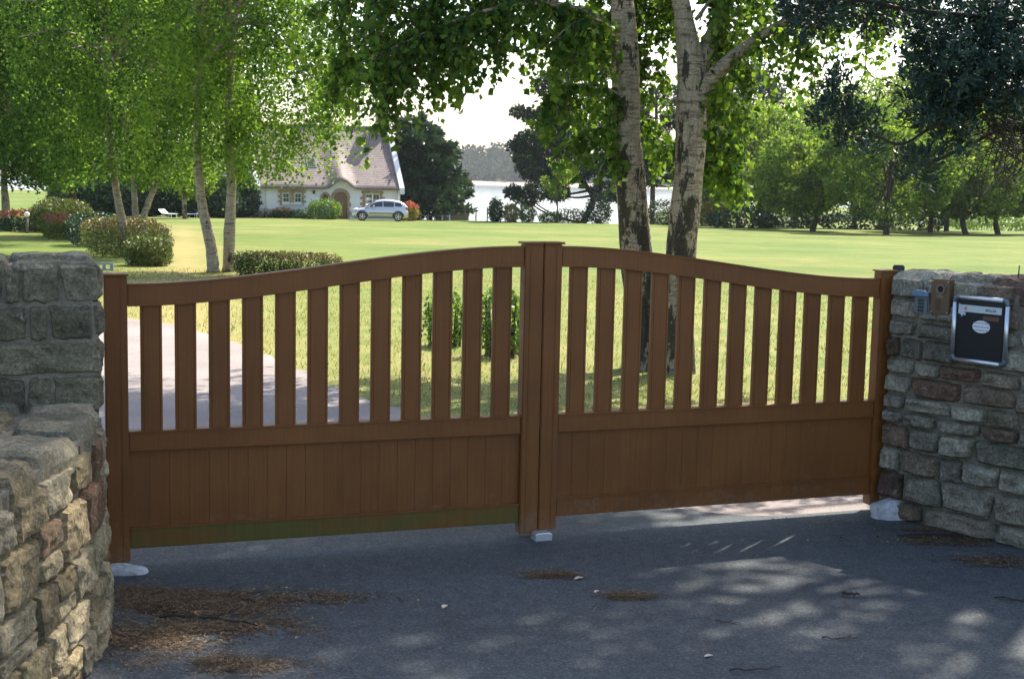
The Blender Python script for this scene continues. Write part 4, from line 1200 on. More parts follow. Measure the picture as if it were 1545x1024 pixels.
# --- orchard trees along the right edge of the lawn
def clump_tree(name, label, base, trunk_pts, crown_c, crown_r, n_cl, per, size, mat_, bark, r0=.14, cl_r=.7, group=None, flat=.8, tone=.5, limbs=24, down=.2, cat='tree', fork=None):
    tr = thing(name, label, cat, base, group=group)
    tp = catmull(trunk_pts, 6); n = len(tp)
    obj('trunk', MB().tube(tp, [r0 * (1 - .5 * k / n) for k in range(n)], 9, jitter=.08).mesh('trunk', smooth=True), bark, tr)
    S = sphere_pts(n_cl, .55) * np.array(crown_r) + np.array(crown_c)
    LP, T = [], []
    bb = MB()
    for i_, s in enumerate(S):
        m_ = int(per * random.uniform(.6, 1.4)); rr_ = cl_r * random.uniform(.5, 1.25)
        q = s + sphere_pts(m_, .5) * np.array([rr_, rr_, rr_ * flat])
        LP.append(q); T.append(np.full(m_, tone + random.uniform(-.34, .34)))
        if i_ < limbs:
            o_ = np.array(tp[random.randrange(n // 2, n)]); md = (o_ + s) / 2 + np.array([0, 0, .1 * np.linalg.norm(s - o_)])
            bb.tube(catmull([o_, md, s], 4), list(np.linspace(r0 * .4, .02, 9)), 5, cap=False)
    obj('branch', bb.mesh('branch', smooth=True), bark, tr)
    obj('crown', leaf_mesh('crown', np.concatenate(LP), size, down, .75, rnd=np.concatenate(T)), mat_, tr)
    return tr
OR = [  # px of trunk, distance, crown centre px,py, crown radii (m), lean, label
    (1226, 92, 1215, 262, (3.6, 3.0, 2.6), 'pale forked orchard tree with a whitish trunk', .5),
    (1338, 86, 1345, 245, (4.3, 3.6, 3.3), 'dark-trunked orchard tree leaning towards the lawn', .45),
    (1404, 95, 1410, 268, (3.2, 3.0, 2.5), 'low slanting orchard tree with dense crown', .4),
    (1428, 104, 1440, 225, (3.6, 3.2, 3.4), 'orchard tree half hidden behind the slanting one', .55),
    (1459, 90, 1470, 275, (2.8, 2.6, 2.2), 'slim straight-stemmed orchard tree', .55),
    (1507, 94, 1512, 268, (3.4, 2.8, 2.6), 'orchard tree by the pale field opening', .6),
    (1150, 100, 1140, 240, (3.7, 3.2, 3.7), 'round orchard tree beside the pale birch trunk', .55),
    (1290, 106, 1285, 225, (4.0, 3.2, 3.8), 'tall orchard tree behind the whitish trunk', .65),
    (1590, 96, 1590, 245, (4.0, 3.2, 3.4), 'orchard tree at the end of the row by the drive hedge', .45),
    (1085, 108, 1088, 255, (2.6, 2.6, 3.6), 'narrow orchard tree between the birches and the row', .7)]
for k, (px, Y, cx, cy, cr_, lab, tone) in enumerate(OR):
    bx = at(px, 340, Y); z = float(terrain(bx[0], Y)); cc = at(cx, cy, Y)
    tp = [(bx[0], Y, z - .1), (bx[0] + random.uniform(-.3, .3), Y, z + 1.0), ((bx[0] + cc[0]) / 2 + random.uniform(-.4, .4), Y, z + 2.2), (cc[0], Y, cc[2])]
    clump_tree('orchard_tree', lab, (bx[0], Y, z), tp, cc, cr_, 170, 110, .21, M_ORCH, M_BROWNBARK, .2, .75, 'orchard trees along the lawn', .8, tone)
# taller trees behind the orchard
for (cx, cy, Y, cr_, lab, mt, tone) in ((1120, 190, 150, (4.5, 4, 7.5), 'tall blue-green tree behind the narrow orchard tree', M_CEDAR, .6),
                                        (1205, 235, 140, (7, 5, 5.5), 'broad light green tree behind the orchard row', M_ORCH, .85),
                                        (1400, 200, 150, (8, 5, 6.5), 'broad tree closing the view behind the slanting orchard tree', M_ORCH, .7),
                                        (1540, 230, 140, (7, 5, 5.5), 'broad tree beyond the pale field opening', M_ORCH, .6),
                                        (1310, 210, 160, (7, 5, 6.5), 'broad mid green tree behind the leaning orchard tree', M_ORCH, .75)):
    cc = at(cx, cy, Y); z = float(terrain(cc[0], Y))
    clump_tree('background_tree', lab, (cc[0], Y, z), [(cc[0], Y, z), (cc[0], Y, z + 2), (cc[0] + .3, Y, cc[2])], cc, cr_, 150, 90, .34, mt, M_BROWNBARK, .3, 1.4, 'trees behind the orchard', .8, tone)
# low dark shrubs under the orchard
for (px, py, Y, w, h, lab, mt) in ((1075, 323, 104, 1.3, 1.1, 'golden shrub at the foot of the narrow orchard tree', M_OLIVE), (1120, 326, 98, 2.6, .8, 'dark spreading shrub under the round orchard tree', M_CEDAR),
                                   (1185, 326, 102, 2.4, .9, 'dark low shrub beside the whitish orchard trunk', M_CEDAR), (1290, 333, 102, 2.8, .8, 'dark low shrub behind the leaning orchard tree', M_CEDAR), (1375, 333, 104, 2.6, .9, 'dark green shrub under the slanting orchard tree', M_CEDAR),(1500, 338, 112, 4.0, .7, 'pale leafy crop strip beyond the orchard', M_SHRUB)):
    c0 = at(px, py, Y); z = float(terrain(c0[0], Y))
    q = sphere_pts(1500, .6) * np.array([w, 1.2, h]) + np.array([c0[0], Y, z + h * .7])
    tag(obj('low_shrub', leaf_mesh('low_shrub', q[q[:, 2] > z], .2, .1, .8), mt), lab, 'shrub')

# --- conifers
def conifer(name, label, base, H, R0, n_br, per, size, mat_, group=None, droop=.25, trunk_r=.22, start=.05, rough_=.35, shape=.5):
    tr = thing(name, label, 'tree', base, group=group); b = np.array(base, float)
    obj('trunk', MB().tube([b, b + (0, 0, H * .5), b + (0, 0, H)], [trunk_r, trunk_r * .6, .03], 8).mesh('trunk', smooth=True), M_BROWNBARK, tr)
    LP, AX, T = [], [], []
    bb = MB()
    for k in range(n_br):
        u = start + (1 - start) * random.random() ** 1.15; z = H * u
        L = R0 * (1 - u) ** shape * random.uniform(1 - rough_, 1 + rough_) + .15; a = random.uniform(0, 2 * math.pi)
        d = np.array([math.cos(a), math.sin(a), 0.0])
        rise = random.uniform(.05, .45)
        m_ = max(8, int(per * L / R0)); v = RNG.random(m_) ** .7
        q = b + np.array([0, 0, z]) + d * (v * L)[:, None] + np.array([0, 0, 1]) * (rise * L * v - droop * L * v * v)[:, None]
        q += RNG.normal(0, 1, (m_, 3)) * (.06 + .09 * L * (1 - v * .7))[:, None] * np.array([1, 1, .7])
        LP.append(q); AX.append(np.tile(d + np.array([0, 0, .35]), (m_, 1))); T.append(np.full(m_, .5 + random.uniform(-.3, .3)))
        if k % 3 == 0:
            e = b + np.array([0, 0, z + (rise - droop) * L]) + d * L * .9
            bb.tube([b + np.array([0, 0, z]), (b + np.array([0, 0, z]) + e) / 2 + np.array([0, 0, .06 * L]), e], [.05, .035, .012], 4, cap=False)
    obj('branch', bb.mesh('branch'), M_BROWNBARK, tr)
    obj('crown', leaf_mesh('crown', np.concatenate(LP), size, .0, .4, np.concatenate(AX), 1.0, np.concatenate(T)), mat_, tr)
    return tr
c0 = at(628, 330, 106); z = float(terrain(c0[0], 106))
conifer('cedar_tree', 'dark feathery conifer beside the white cottage gable', (c0[0], 106, z), 7.6, 3.3, 190, 150, .5, M_CEDAR, droop=.1, rough_=.4)
c0 = at(648, 330, 109); z = float(terrain(c0[0], 109))
conifer('cedar_tree', 'second dark conifer tucked behind the feathery one', (c0[0], 109, z), 6.6, 2.6, 130, 130, .5, M_CEDAR, droop=.1, rough_=.4)
# dark hedge of conifers, far left
for k, (px, top, w, lab) in enumerate(((112, 262, 1.6, 'stout dark hedge conifer behind the dark-stemmed birch'), (150, 266, 1.7, 'dark hedge conifer left of the single leaning birch'), (190, 268, 1.6, 'dark hedge conifer behind the V-forked birch'), (228, 264, 1.7, 'dark hedge conifer right of the V-forked birch'),
                                       (262, 268, 1.6, 'dark hedge conifer behind the young pale tree'), (296, 266, 1.6, 'dark hedge conifer beside the young pale tree'), (366, 262, 1.15, 'plump rounded conifer against the cottage side wall'), (330, 272, 1.4, 'dark hedge conifer behind the twin-stemmed birch'))):
    Y = 94 if px < 340 else 97
    b_ = at(px, 328, Y); z = float(terrain(b_[0], Y)); H = at(px, top, Y)[2] - z
    n_ = 2600; u = RNG.random(n_); th = RNG.uniform(0, 2 * np.pi, n_)
    prof = np.sin(np.pi * np.clip(u, 0, 1) ** .75) ** .6 * w * RNG.uniform(.75, 1.05, n_)
    q = np.stack([b_[0] + np.cos(th) * prof, Y + np.sin(th) * prof, z + u * H], 1)
    tr = thing('hedge_conifer', lab, 'conifer', (b_[0], Y, z), group='conifers closing the lawn')
    obj('trunk', MB().tube([(b_[0], Y, z), (b_[0], Y, z + H * .8)], [.12, .04], 6).mesh('trunk'), M_BROWNBARK, tr)
    ax = np.tile(np.array([0, 0, 1.0]), (n_, 1))
    obj('crown', leaf_mesh('crown', q, .34, 0, .45, ax, .9), M_CEDAR, tr)
# pines by the water
def puff_pine(label, base, trunk_pts, puffs, size, mat_, per=260):
    tr = thing('pine_tree', label, 'tree', base, group='pines by the water')
    tp = catmull(trunk_pts, 6); n = len(tp)
    obj('trunk', MB().tube(tp, [.26 * (1 - .6 * k / n) for k in range(n)], 9, jitter=.06).mesh('trunk', smooth=True), M_BROWNBARK, tr)
    bb, LP, T = MB(), [], []
    for (c, r_) in puffs:
        c = np.array(c); o_ = np.array(min(tp, key=lambda q: np.linalg.norm(q - c) + (3 if q[2] > c[2] else 0)))
        md = (o_ + c) / 2 + np.array([0, 0, -.08 * np.linalg.norm(c - o_)])
        bb.tube(catmull([o_, md, c], 4), list(np.linspace(.11, .03, 9)), 6, cap=False)
        m_ = int(per * (r_ / 1.2) ** 1.6)
        LP.append(c + sphere_pts(m_, .45) * np.array([r_, r_, r_ * .62])); T.append(np.full(m_, .5 + random.uniform(-.25, .25)))
    obj('branch', bb.mesh('branch', smooth=True), M_BROWNBARK, tr)
    obj('crown', leaf_mesh('crown', np.concatenate(LP), size, -.3, .35, rnd=np.concatenate(T)), mat_, tr)
    return tr
Y = 108
def pp(px, py, dy=0): return tuple(at(px, py, Y + dy))
bz = at(880, 335, Y); bz[2] = float(terrain(bz[0], Y))
pf = [((830, 130), 1.4), ((800, 215), 1.3), ((855, 110), 1.5), ((880, 150), 1.7), ((840, 175), 1.7), ((815, 180), 1.2), ((860, 215), 1.7), ((900, 200), 1.7), ((835, 235), 1.6), ((805, 255), 1.4), ((870, 255), 1.5), ((905, 250), 1.3), ((790, 240), .9),
      ((785, 170), .8), ((815, 285), 1.2), ((795, 298), 1.1), ((840, 292), 1.0), ((775, 290), .7), ((915, 290), 1.2), ((900, 110), 1.3), ((860, 80), 1.1), ((930, 170), 1.4), ((935, 230), 1.4), ((940, 290), 1.4), ((782, 222), .8), ((825, 205), 1.5), ((850, 265), 1.2)]
puff_pine('big dark seaside pine with crooked limbs at the water edge', tuple(bz), [tuple(bz), pp(895, 300), pp(880, 275), pp(860, 240), pp(850, 180), pp(860, 90)],
          [(at(q[0][0], q[0][1], Y + random.uniform(-2.5, 2.5)), q[1]) for q in pf], .36, M_PINE, 900)
Y = 124
bz = at(985, 335, Y); bz[2] = float(terrain(bz[0], Y))
puff_pine('smaller dark pine behind the birch trunks', tuple(bz), [tuple(bz), pp(985, 280), pp(990, 200), pp(990, 140)],
          [(at(random.uniform(950, 1040), random.uniform(140, 300), Y + random.uniform(-2, 2)), random.uniform(1.0, 1.7)) for _ in range(22)], .38, M_PINE, 600)
# pale thin tree in front of the pine
Y = 101; cc = at(842, 272, Y); z = float(terrain(cc[0], Y))
clump_tree('young_tree', 'thin pale blue-green sapling before the big seaside pine', (cc[0], Y, z), [(cc[0], Y, z), (cc[0], Y, z + 1.2), tuple(cc)], cc, (1.1, 1.0, 1.5), 26, 45, .15, M_ORCH, M_BROWNBARK, .06, .4, None, .8, .8, 10)
# --- the dark cypress overhanging the street from behind the mailbox wall
random.seed(33)
cy = thing('cypress_tree', 'dark blue-green cypress with bare twiggy limbs overhanging the mailbox wall', 'tree', (5.75, 11.0, 0))
ctp = catmull([(5.75, 11.0, -.1), (5.7, 11.0, 2.5), (5.55, 11.1, 6.5), (5.0, 11.7, 15.0)], 8)
obj('trunk', MB().tube(ctp, list(np.linspace(.30, .06, len(ctp))), 12, jitter=.08).mesh('trunk', smooth=True), M_BROWNBARK, cy)
bb, LP, AX, T = MB(), [], [], []
LPf, Tf = [], []
def spray_cloud(c, r, n, tone, flat=.8):
    c = np.array(c)
    # small fans of scale sprays
    k = max(1, n // 14)
    cc_ = c + sphere_pts(k, .3) * np.array([r, r, r * flat])
    for q in cc_:
        d_ = unit((q - c + RNG.normal(0, r * .4, 3) + np.array([0, 0, .05]))[None])[0]
        v = RNG.random(14)[:, None]
        LP.append(q + d_ * v * .085 + RNG.normal(0, .016, (14, 3))); AX.append(np.tile(d_, (14, 1))); T.append(np.full(14, np.clip(tone + random.uniform(-.3, .3), 0, 1)))
YC = 10.3
def cp(px, py, dy=0): return at(px, py, YC + dy)
root_ = np.array(ctp[6])
LIMBS = [  # visible limbs: points px,py,dy ; radius
    ([(1700, 50, 1.0), (1545, 32, .3), (1440, 22, 0), (1370, 15, -.1), (1290, 0, -.2), (1215, 5, -.3)], .028),
    ([(1720, 120, 1.0), (1600, 130, .5), (1500, 140, .2), (1445, 165, 0), (1400, 195, -.1), (1355, 218, -.2), (1300, 190, -.3)], .022),
    ([(1720, 190, 1.2), (1600, 205, .5), (1520, 195, .2), (1470, 215, 0), (1420, 240, -.1), (1385, 250, -.2)], .02),
    ([(1700, 10, 1.0), (1600, 60, .3), (1520, 90, 0), (1440, 100, -.2), (1400, 95, -.3)], .02),
    ([(1310, 10, -.2), (1307, 60, -.2), (1304, 110, -.2), (1285, 135, -.25), (1262, 150, -.3)], .006),
    ([(1304, 100, -.2), (1320, 118, -.2), (1345, 118, -.2), (1365, 105, -.2)], .005),
    ([(1500, 140, .2), (1440, 155, .1), (1390, 150, 0), (1340, 140, -.1), (1300, 150, -.1)], .006),
    ([(1355, 218, -.2), (1320, 235, -.25), (1290, 250, -.3)], .006),
    ([(1420, 192, -.1), (1370, 192, -.1), (1330, 185, -.15)], .005),
]
for pts_, r0 in LIMBS:
    p = catmull([cp(*q) for q in pts_], 6); bb.tube(p, list(np.linspace(r0, r0 * .35, len(p))), 7, jitter=.1)
for e in ([cp(1700, 50, 1.0), .03], [cp(1720, 120, 1.0), .025], [cp(1720, 190, 1.2), .022], [cp(1700, 10, 1.0), .022]):
    p = catmull([np.array([5.65, 11.0, 3.2]), (np.array([5.65, 11.0, 3.2]) + e[0]) / 2 + np.array([0, 0, .1]), e[0]], 5); bb.tube(p, list(np.linspace(.06, e[1], len(p))), 7)
# bare twiggy lower right
for k in range(85):
    o_ = cp(random.uniform(1500, 1640), random.uniform(150, 250), random.uniform(-.4, .9))
    e = cp(random.uniform(1430, 1540), random.uniform(90, 300), random.uniform(-.5, .8))
    md = (np.array(o_) + e) / 2 + RNG.normal(0, .07, 3)
    p = catmull([o_, md, e], 4); bb.tube(p, list(np.linspace(.007, .0018, len(p))), 4, cap=False)
    for q in range(3):
        s_ = np.array(p[random.randrange(3, len(p))]); d_ = RNG.normal(0, .11, 3); bb.tube([s_, s_ + d_ * .5 + RNG.normal(0, .015, 3), s_ + d_], [.003, .0022, .0012], 3, cap=False)
CL = [(1205, 22, 32), (1240, 8, 42), (1285, 8, 40), (1325, 10, 34), (1230, 35, 22), (1425, 45, 38), (1470, 40, 45), (1520, 40, 55), (1420, 80, 36), (1465, 80, 50), (1520, 85, 50), (1410, 115, 40), (1450, 120, 46), (1500, 125, 46), (1545, 120, 50),
      (1405, 150, 36), (1440, 150, 40), (1480, 150, 34), (1410, 178, 28), (1440, 180, 26), (1535, 160, 34), (1262, 120, 16), (1270, 140, 18), (1245, 172, 22), (1268, 185, 30), (1290, 200, 26), (1300, 175, 20), (1315, 225, 14),
      (1375, 240, 20), (1390, 255, 24), (1400, 235, 18), (1430, 205, 20), (1450, 200, 18), (1375, 128, 14), (1365, 45, 26), (1545, 10, 50), (1500, 5, 45), (1400, 20, 22), (1350, -10, 40), (1430, -10, 40)]
for (px, py, r_) in CL:
    rm_ = r_ / 204.0
    for k in range(3):
        c_ = cp(px + random.uniform(-.4, .4) * r_, py + random.uniform(-.4, .4) * r_, random.uniform(-.45, .45))
        spray_cloud(c_, rm_ * .85, int(230 * (r_ / 30) ** 1.7), random.uniform(.2, .65), .85)
# the main crown, above and to the right of the view
n_main = 88
S = sphere_pts(n_main, .25) * np.array([3.1, 3.1, 2.6]) + np.array([4.95, 11.8, 12.7])
def gap_filter(Q):
    # crown shaped for the light: clumps dropped so sun patches reach road and wall
    pp_ = Q[:, 0] * math.cos(SUN_AZ) - Q[:, 1] * math.sin(SUN_AZ)
    sg_ = Q[:, 0] * math.sin(SUN_AZ) + Q[:, 1] * math.cos(SUN_AZ) - Q[:, 2] / math.tan(SUN_EL)
    g1 = ((pp_ + 1.60) / .95) ** 2 + ((sg_ - 5.2) / 1.2) ** 2 < 1
    g2 = ((pp_ + 3.85) / .6) ** 2 + ((sg_ - 2.3) / 1.0) ** 2 < 1
    for (a_, b_, r_) in ((-3.2, 4.3, .38), (-2.5, 4.4, .30), (-3.5, 3.7, .30), (-2.2, 3.6, .35)):
        g2 = g2 | (((pp_ - a_) / r_) ** 2 + ((sg_ - b_) / (r_ * 1.4)) ** 2 < 1)
    return Q[~((g1 | g2) & (RNG.random(len(Q)) < .85))]
S3 = sphere_pts(34, .2) * np.array([1.5, 1.3, 1.0]) + np.array([3.1, 12.9, 8.7])  # out-of-view clumps added to shade the road before the left leaf
S4 = sphere_pts(22, .2) * np.array([1.5, 1.2, .7]) + np.array([4.9, 11.7, 8.95])  # out-of-view clumps added to narrow the sunlit band on the tarmac
S2 = sphere_pts(12, .3) * np.array([1.2, 1.2, 1.6]) + np.array([7.6, 10.2, 7.6])
for i_, s in enumerate(gap_filter(np.concatenate([S, S2, S3, S4]))):
    m_ = 330; r_ = random.uniform(.42, .85)
    LPf.append(s + sphere_pts(m_, .3) * r_); Tf.append(np.full(m_, random.uniform(.2, .7)))
    if i_ % 5 == 0:
        o_ = np.array(ctp[min(len(ctp) - 1, 8 + int(random.random() * (len(ctp) - 9)))]); md = (o_ + s) / 2 + np.array([0, 0, -.2])
        bb.tube(catmull([o_, md, s], 4), list(np.linspace(.05, .012, 9)), 5, cap=False)
obj('branch', bb.mesh('branch', smooth=True), M_TWIG, cy)
obj('foliage_sprays', leaf_mesh('foliage_sprays', np.concatenate(LP), .050, 0, .34, np.concatenate(AX), 1.2, np.concatenate(T)), M_CYP, cy)
obj('crown', leaf_mesh('crown', np.concatenate(LPf), .17, 0, .42, rnd=np.concatenate(Tf)), M_CYP, cy)

# ------------------------------------------------------------------ HEDGES AND SHRUBS
def hedge(name, label, c, half, mat_, n, size, rotz=0.0, power=4, cat='hedge', top_mat=None, group=None, seed=0):
    """clipped hedge: leaves thick in its outer skin, twiggy stems inside"""
    tr = thing(name, label, cat, (c[0], c[1], c[2]), rotz, group)
    d = unit(RNG.normal(size=(n, 3)))
    p = power; k = (np.abs(d) ** p).sum(1) ** (-1 / p)
    depth = 1 - .35 * RNG.random(n) ** 2
    q = d * (k * depth)[:, None]
    q[:, 2] = q[:, 2] * .5 + .5
    q = q * np.array([half[0], half[1], half[2] * 2])
    bumps = np.array([noise.noise(Vector((a * 2.2 + seed, b * 2.2, cc * 2.2))) for a, b, cc in q])
    q *= (1 + .10 * bumps)[:, None]; q += RNG.normal(0, size * .5, (n, 3))
    q[:, 2] = np.maximum(q[:, 2], .01)
    stems = MB()
    for _ in range(16):
        x, y = random.uniform(-.75, .75) * half[0], random.uniform(-.6, .6) * half[1]
        stems.tube([(x, y, -.05), (x * 1.05, y * 1.05, half[2] * .8), (x * 1.15, y * 1.15, half[2] * 1.6)], [.015, .011, .005], 4, cap=False)
    obj('stems', stems.mesh('stems'), M_BROWNBARK, tr, world=False)
    if top_mat is None:
        obj('foliage', leaf_mesh('foliage', q, size, .0, .7), mat_, tr, world=False)
    else:
        tm = q[:, 2] > half[2] * 1.45 + .25 * half[2] * bumps
        obj('foliage', leaf_mesh('foliage', q[~tm], size, .0, .7), mat_, tr, world=False)
        obj('young_shoots', leaf_mesh('young_shoots', q[tm], size, -.4, .7), top_mat, tr, world=False)
    return tr
def hpos(px, py): return ground(px, py)
c = hpos(432, 420); hedge('hedge', 'low bronze clipped hedge beside the twin-stemmed birch', (c[0], c[1] + .35, c[2]), (1.02, .42, .235), M_HEDGE, 9000, .045, R(-4), 5, top_mat=M_HEDGE_BR, seed=1)
c = hpos(218, 402); hedge('hedge', 'clipped green hedge block ending the row by the leaning birch', (c[0], c[1] + .4, c[2]), (.46, .5, .31), M_HEDGE, 6000, .05, 0, 5, seed=2)
c = hpos(168, 388); hedge('hedge', 'long clipped hedge with mottled top behind the green end block', (c[0] - .2, c[1] + 2.0, c[2]), (1.0, 2.4, .42), M_HEDGE, 11000, .06, R(22), 5, top_mat=M_HEDGE_BR, seed=3)
c = hpos(125, 372); hedge('hedge', 'dark section of clipped hedge between the red and mottled ones', (c[0], c[1] + 1.2, c[2]), (.75, 1.3, .45), M_CEDAR, 6000, .07, R(22), 5, seed=4)
c = hpos(88, 362); hedge('hedge', 'clipped hedge with red young shoots below the round bush', (c[0], c[1] + 1.5, c[2]), (.95, 1.5, .38), M_HEDGE, 7000, .07, R(22), 5, top_mat=M_HEDGE_RED, seed=5)
c = hpos(74, 352); hedge('round_bush', 'round clipped dark bush standing above the red hedge', (c[0], c[1] + 1.5, c[2]), (1.12, 1.1, .62), M_HEDGE, 8000, .08, 0, 2.6, 'bush', seed=6)
c = hpos(22, 349); hedge('hedge', 'red topped hedge stretch near the pale-stemmed birch', (c[0], c[1] + 1.0, c[2]), (1.1, 1.2, .37), M_CEDAR, 6000, .08, R(10), 5, top_mat=M_HEDGE_RED, seed=7)
# young shrubs on the lawn seen between the slats
c = hpos(672, 522); hedge('young_shrub', 'loose leafy young shrub on the lawn, smaller of two', (c[0], c[1], c[2]), (.24, .24, .30), M_SHRUB, 1100, .05, 0, 2.2, 'shrub', seed=8)
c = hpos(757, 537); hedge('young_shrub', 'leafy upright young shrub on the lawn, bigger of two', (c[0], c[1], c[2]), (.26, .26, .37), M_SHRUB, 1400, .05, 0, 2.2, 'shrub', seed=9)
# by the house
def far_shrub(px, py, Y, half, mat_, n, size, lab, top=None, name='flowering_shrub', cat='shrub'):
    b_ = at(px, py, Y); z = float(terrain(b_[0], Y))
    return hedge(name, lab, (b_[0], Y, z), half, mat_, n, size, 0, 2.4, cat, top_mat=top, seed=px)
far_shrub(490, 331, 96.5, (1.12, 1.0, .68), M_SHRUB, 3500, .12, 'rounded bright green bush in front of the cottage door', name='round_bush', cat='bush')
far_shrub(397, 331, 97.5, (1.2, .5, .3), M_HEDGE, 1200, .12, 'pink flowering border under the cottage left wall', M_FLOWER)
far_shrub(428, 331, 97.5, (.7, .5, .36), M_HEDGE, 900, .12, 'flowering border shrub below the twin window', M_FLOWER)
far_shrub(456, 331, 97.5, (.9, .5, .28), M_SHRUB, 900, .12, 'low green border plant next to the round bush')
far_shrub(617, 333, 99, (.65, .6, .62), M_OLIVE, 1200, .14, 'yellow leaved shrub with red flowers behind the car', M_REDFLOWER)
far_shrub(748, 335, 103, (.5, .5, .78), M_CEDAR, 1500, .14, 'small dark upright conifer by the wire fence', name='upright_conifer', cat='conifer')
far_shrub(771, 336, 103, (.55, .5, .62), M_OLIVE, 1200, .14, 'yellowish shrub beside the small dark conifer')
far_shrub(795, 336, 104, (.6, .5, .6), M_SHRUB, 900, .14, 'open green shrub at the foot of the big seaside pine')
far_shrub(830, 337, 104, (.9, .5, .35), M_SHRUB, 900, .13, 'low green bush by the thin sapling')
far_shrub(862, 337, 105, (1.3, .5, .5), M_HEDGE, 1000, .14, 'pale hedge stretch along the far fence')
far_shrub(902, 338, 103, (.9, .8, 1.0), M_CEDAR, 1500, .16, 'dark bush beside the fissured birch trunk, far lawn edge')
far_shrub(1000, 338, 106, (1.4, .8, .9), M_CEDAR, 1500, .16, 'dark bush between the two birch trunks, far lawn edge')

# ------------------------------------------------------------------ FAR FENCE, LAMP, CHAIRS
for k, px in enumerate(np.linspace(650, 735, 6)):
    p = at(px, 334, 104.5); z = float(terrain(p[0], 104.5))
    tag(obj('fence_post', hex_mesh('fence_post', (p[0] - .045, 104.45, z - .1), (p[0] + .045, 104.55, z + (1.05 if k % 2 else .85)), bevel=.01), M_FENCEPOST), 'thin wooden fence post above the water', 'fence post', 'posts of the wire fence')
pa, pb = at(650, 334, 104.5), at(735, 334, 104.5)
wm = MB()
for h in (.25, .5, .78):
    z0, z1 = float(terrain(pa[0], 104.5)) + h, float(terrain(pb[0], 104.5)) + h
    wm.tube([(pa[0], 104.5, z0), (pb[0], 104.5, z1)], [.012, .012], 4)
tag(obj('fence_wire', wm.mesh('fence_wire'), M_WIRE), 'three strands of wire strung along the far fence posts', 'wire')
wg = thing('white_gate', 'small white picket gate beside the dark conifer at the lawn end', 'gate', (at(646, 333, 104)[0], 104, float(terrain(-6, 104))))
for x in (-.55, .0, .5, 1.05, 1.6): obj('post', hex_mesh('post', (x - .05, -.05, 0), (x + .05, .05, 1.0)), M_WHITE, wg, world=False)
for zz in (.3, .8): obj('rail', hex_mesh('rail', (-.49, -.02, zz), (1.54, .02, zz + .05)), M_WHITE, wg, world=False)
# brown slipway roof below the fence
p = at(682, 331, 118)
sh = thing('boat_shed', 'small brown boat shed below the far fence by the water', 'shed', (p[0], 118, float(terrain(p[0], 118))))
obj('wall', MB().box((-1.4, -1, 0), (1.4, 1, 1.2)).mesh('wall'), M_FENCEPOST, sh, world=False)
obj('roof', MB().prism([(-1.6, 1.2), (1.6, 1.2), (0, 2.1)], -1.2, 1.2).mesh('roof'), mat('tiled_shed_roof', (.28, .15, .10), .8), sh, world=False)
# garden lamp bollard by the red hedge
p = ground(41, 352)
gl = thing('garden_bollard', 'short garden bollard with white cap by the red hedge', 'bollard', tuple(p))
obj('post', MB().tube([(0, 0, -.05), (0, 0, .62)], [.055, .05], 10).mesh('post', smooth=True), M_FENCEPOST, gl, world=False)
obj('cap', MB().tube([(0, 0, .62), (0, 0, .66), (0, 0, .76), (0, 0, .80)], [.06, .10, .10, .03], 12).mesh('cap', smooth=True), M_WHITE, gl, world=False)
def sun_lounger(px, Y, rz, lab):
    p = at(px, 326, Y); g = thing('sun_lounger', lab, 'sun lounger', (p[0], Y, float(terrain(p[0], Y))), rz)
    obj('seat', hex_mesh('seat', (-.30, -.60, .24), (.30, .30, .28), bevel=.012), M_WHITE, g, world=False)
    obj('backrest', MB().add([(x, y, z) for x in (-.29, .29) for (y, z) in ((.31, .26), (.62, .50), (.60, .53), (.30, .30))], [(0, 1, 2, 3), (7, 6, 5, 4), (0, 4, 5, 1), (1, 5, 6, 2), (2, 6, 7, 3), (3, 7, 4, 0)]).mesh('backrest'), M_WHITE, g, world=False)
    for x in (-.25, .25):
        for y in (-.5, .2): obj('leg', MB().tube([(x, y, 0), (x * .95, y * .95, .24)], [.025, .03], 6).mesh('leg'), M_WHITE, g, world=False)
sun_lounger(254, 91, R(60), 'low white sun lounger on the grass close to the young pale tree')
sun_lounger(291, 92, R(-60), 'low white sun lounger on the grass before the dark conifers')

# ------------------------------------------------------------------ THE COTTAGE
HY = 99.0
hp = at(497, 330, HY); HZ = float(terrain(hp[0], HY)) - .02
house = thing('cottage', 'white rendered cottage with steep pinkish slate roof and wavy eave', 'house', (hp[0], HY, HZ), R(19))
HW, HD, EZ = 5.15, 8.0, 2.42
def hump(x): 
    t_ = abs(x - .82) / 1.15
    return 0 if t_ >= 1 else .5 * (1 + math.cos(math.pi * t_))
xs = np.linspace(-HW, HW, 81)
wmb = MB()
vs = [(x, 0, -.3) for x in xs] + [(x, 0, EZ + .40 * hump(x)) for x in xs]
n = len(xs)
wmb.add(vs, [(i_, i_ + 1, i_ + n + 1, i_ + n) for i_ in range(n - 1)])
obj('front_wall', wmb.mesh('front_wall'), M_RENDER, house, world=False)
sm = MB()
for x, s_ in ((-HW, -1), (HW, 1)):
    sm = MB().prism([(0, 0)], 0, 0) if False else MB()
    pr = [(x, 0, -.3), (x, HD, -.3), (x, HD, EZ), (x, HD / 2, EZ + 3.95), (x, 0, EZ)]
    sm.add(pr, [(0, 1, 2, 3, 4)])
    obj('gable_wall', sm.mesh('gable_wall'), M_RENDER, house, world=False)
obj('back_wall', MB().add([(-HW, HD, -.3), (HW, HD, -.3), (HW, HD, EZ), (-HW, HD, EZ)], [(0, 1, 2, 3)]).mesh('back_wall'), M_RENDER, house, world=False)
nu, nv = 80, 16
vs, fs = [], []
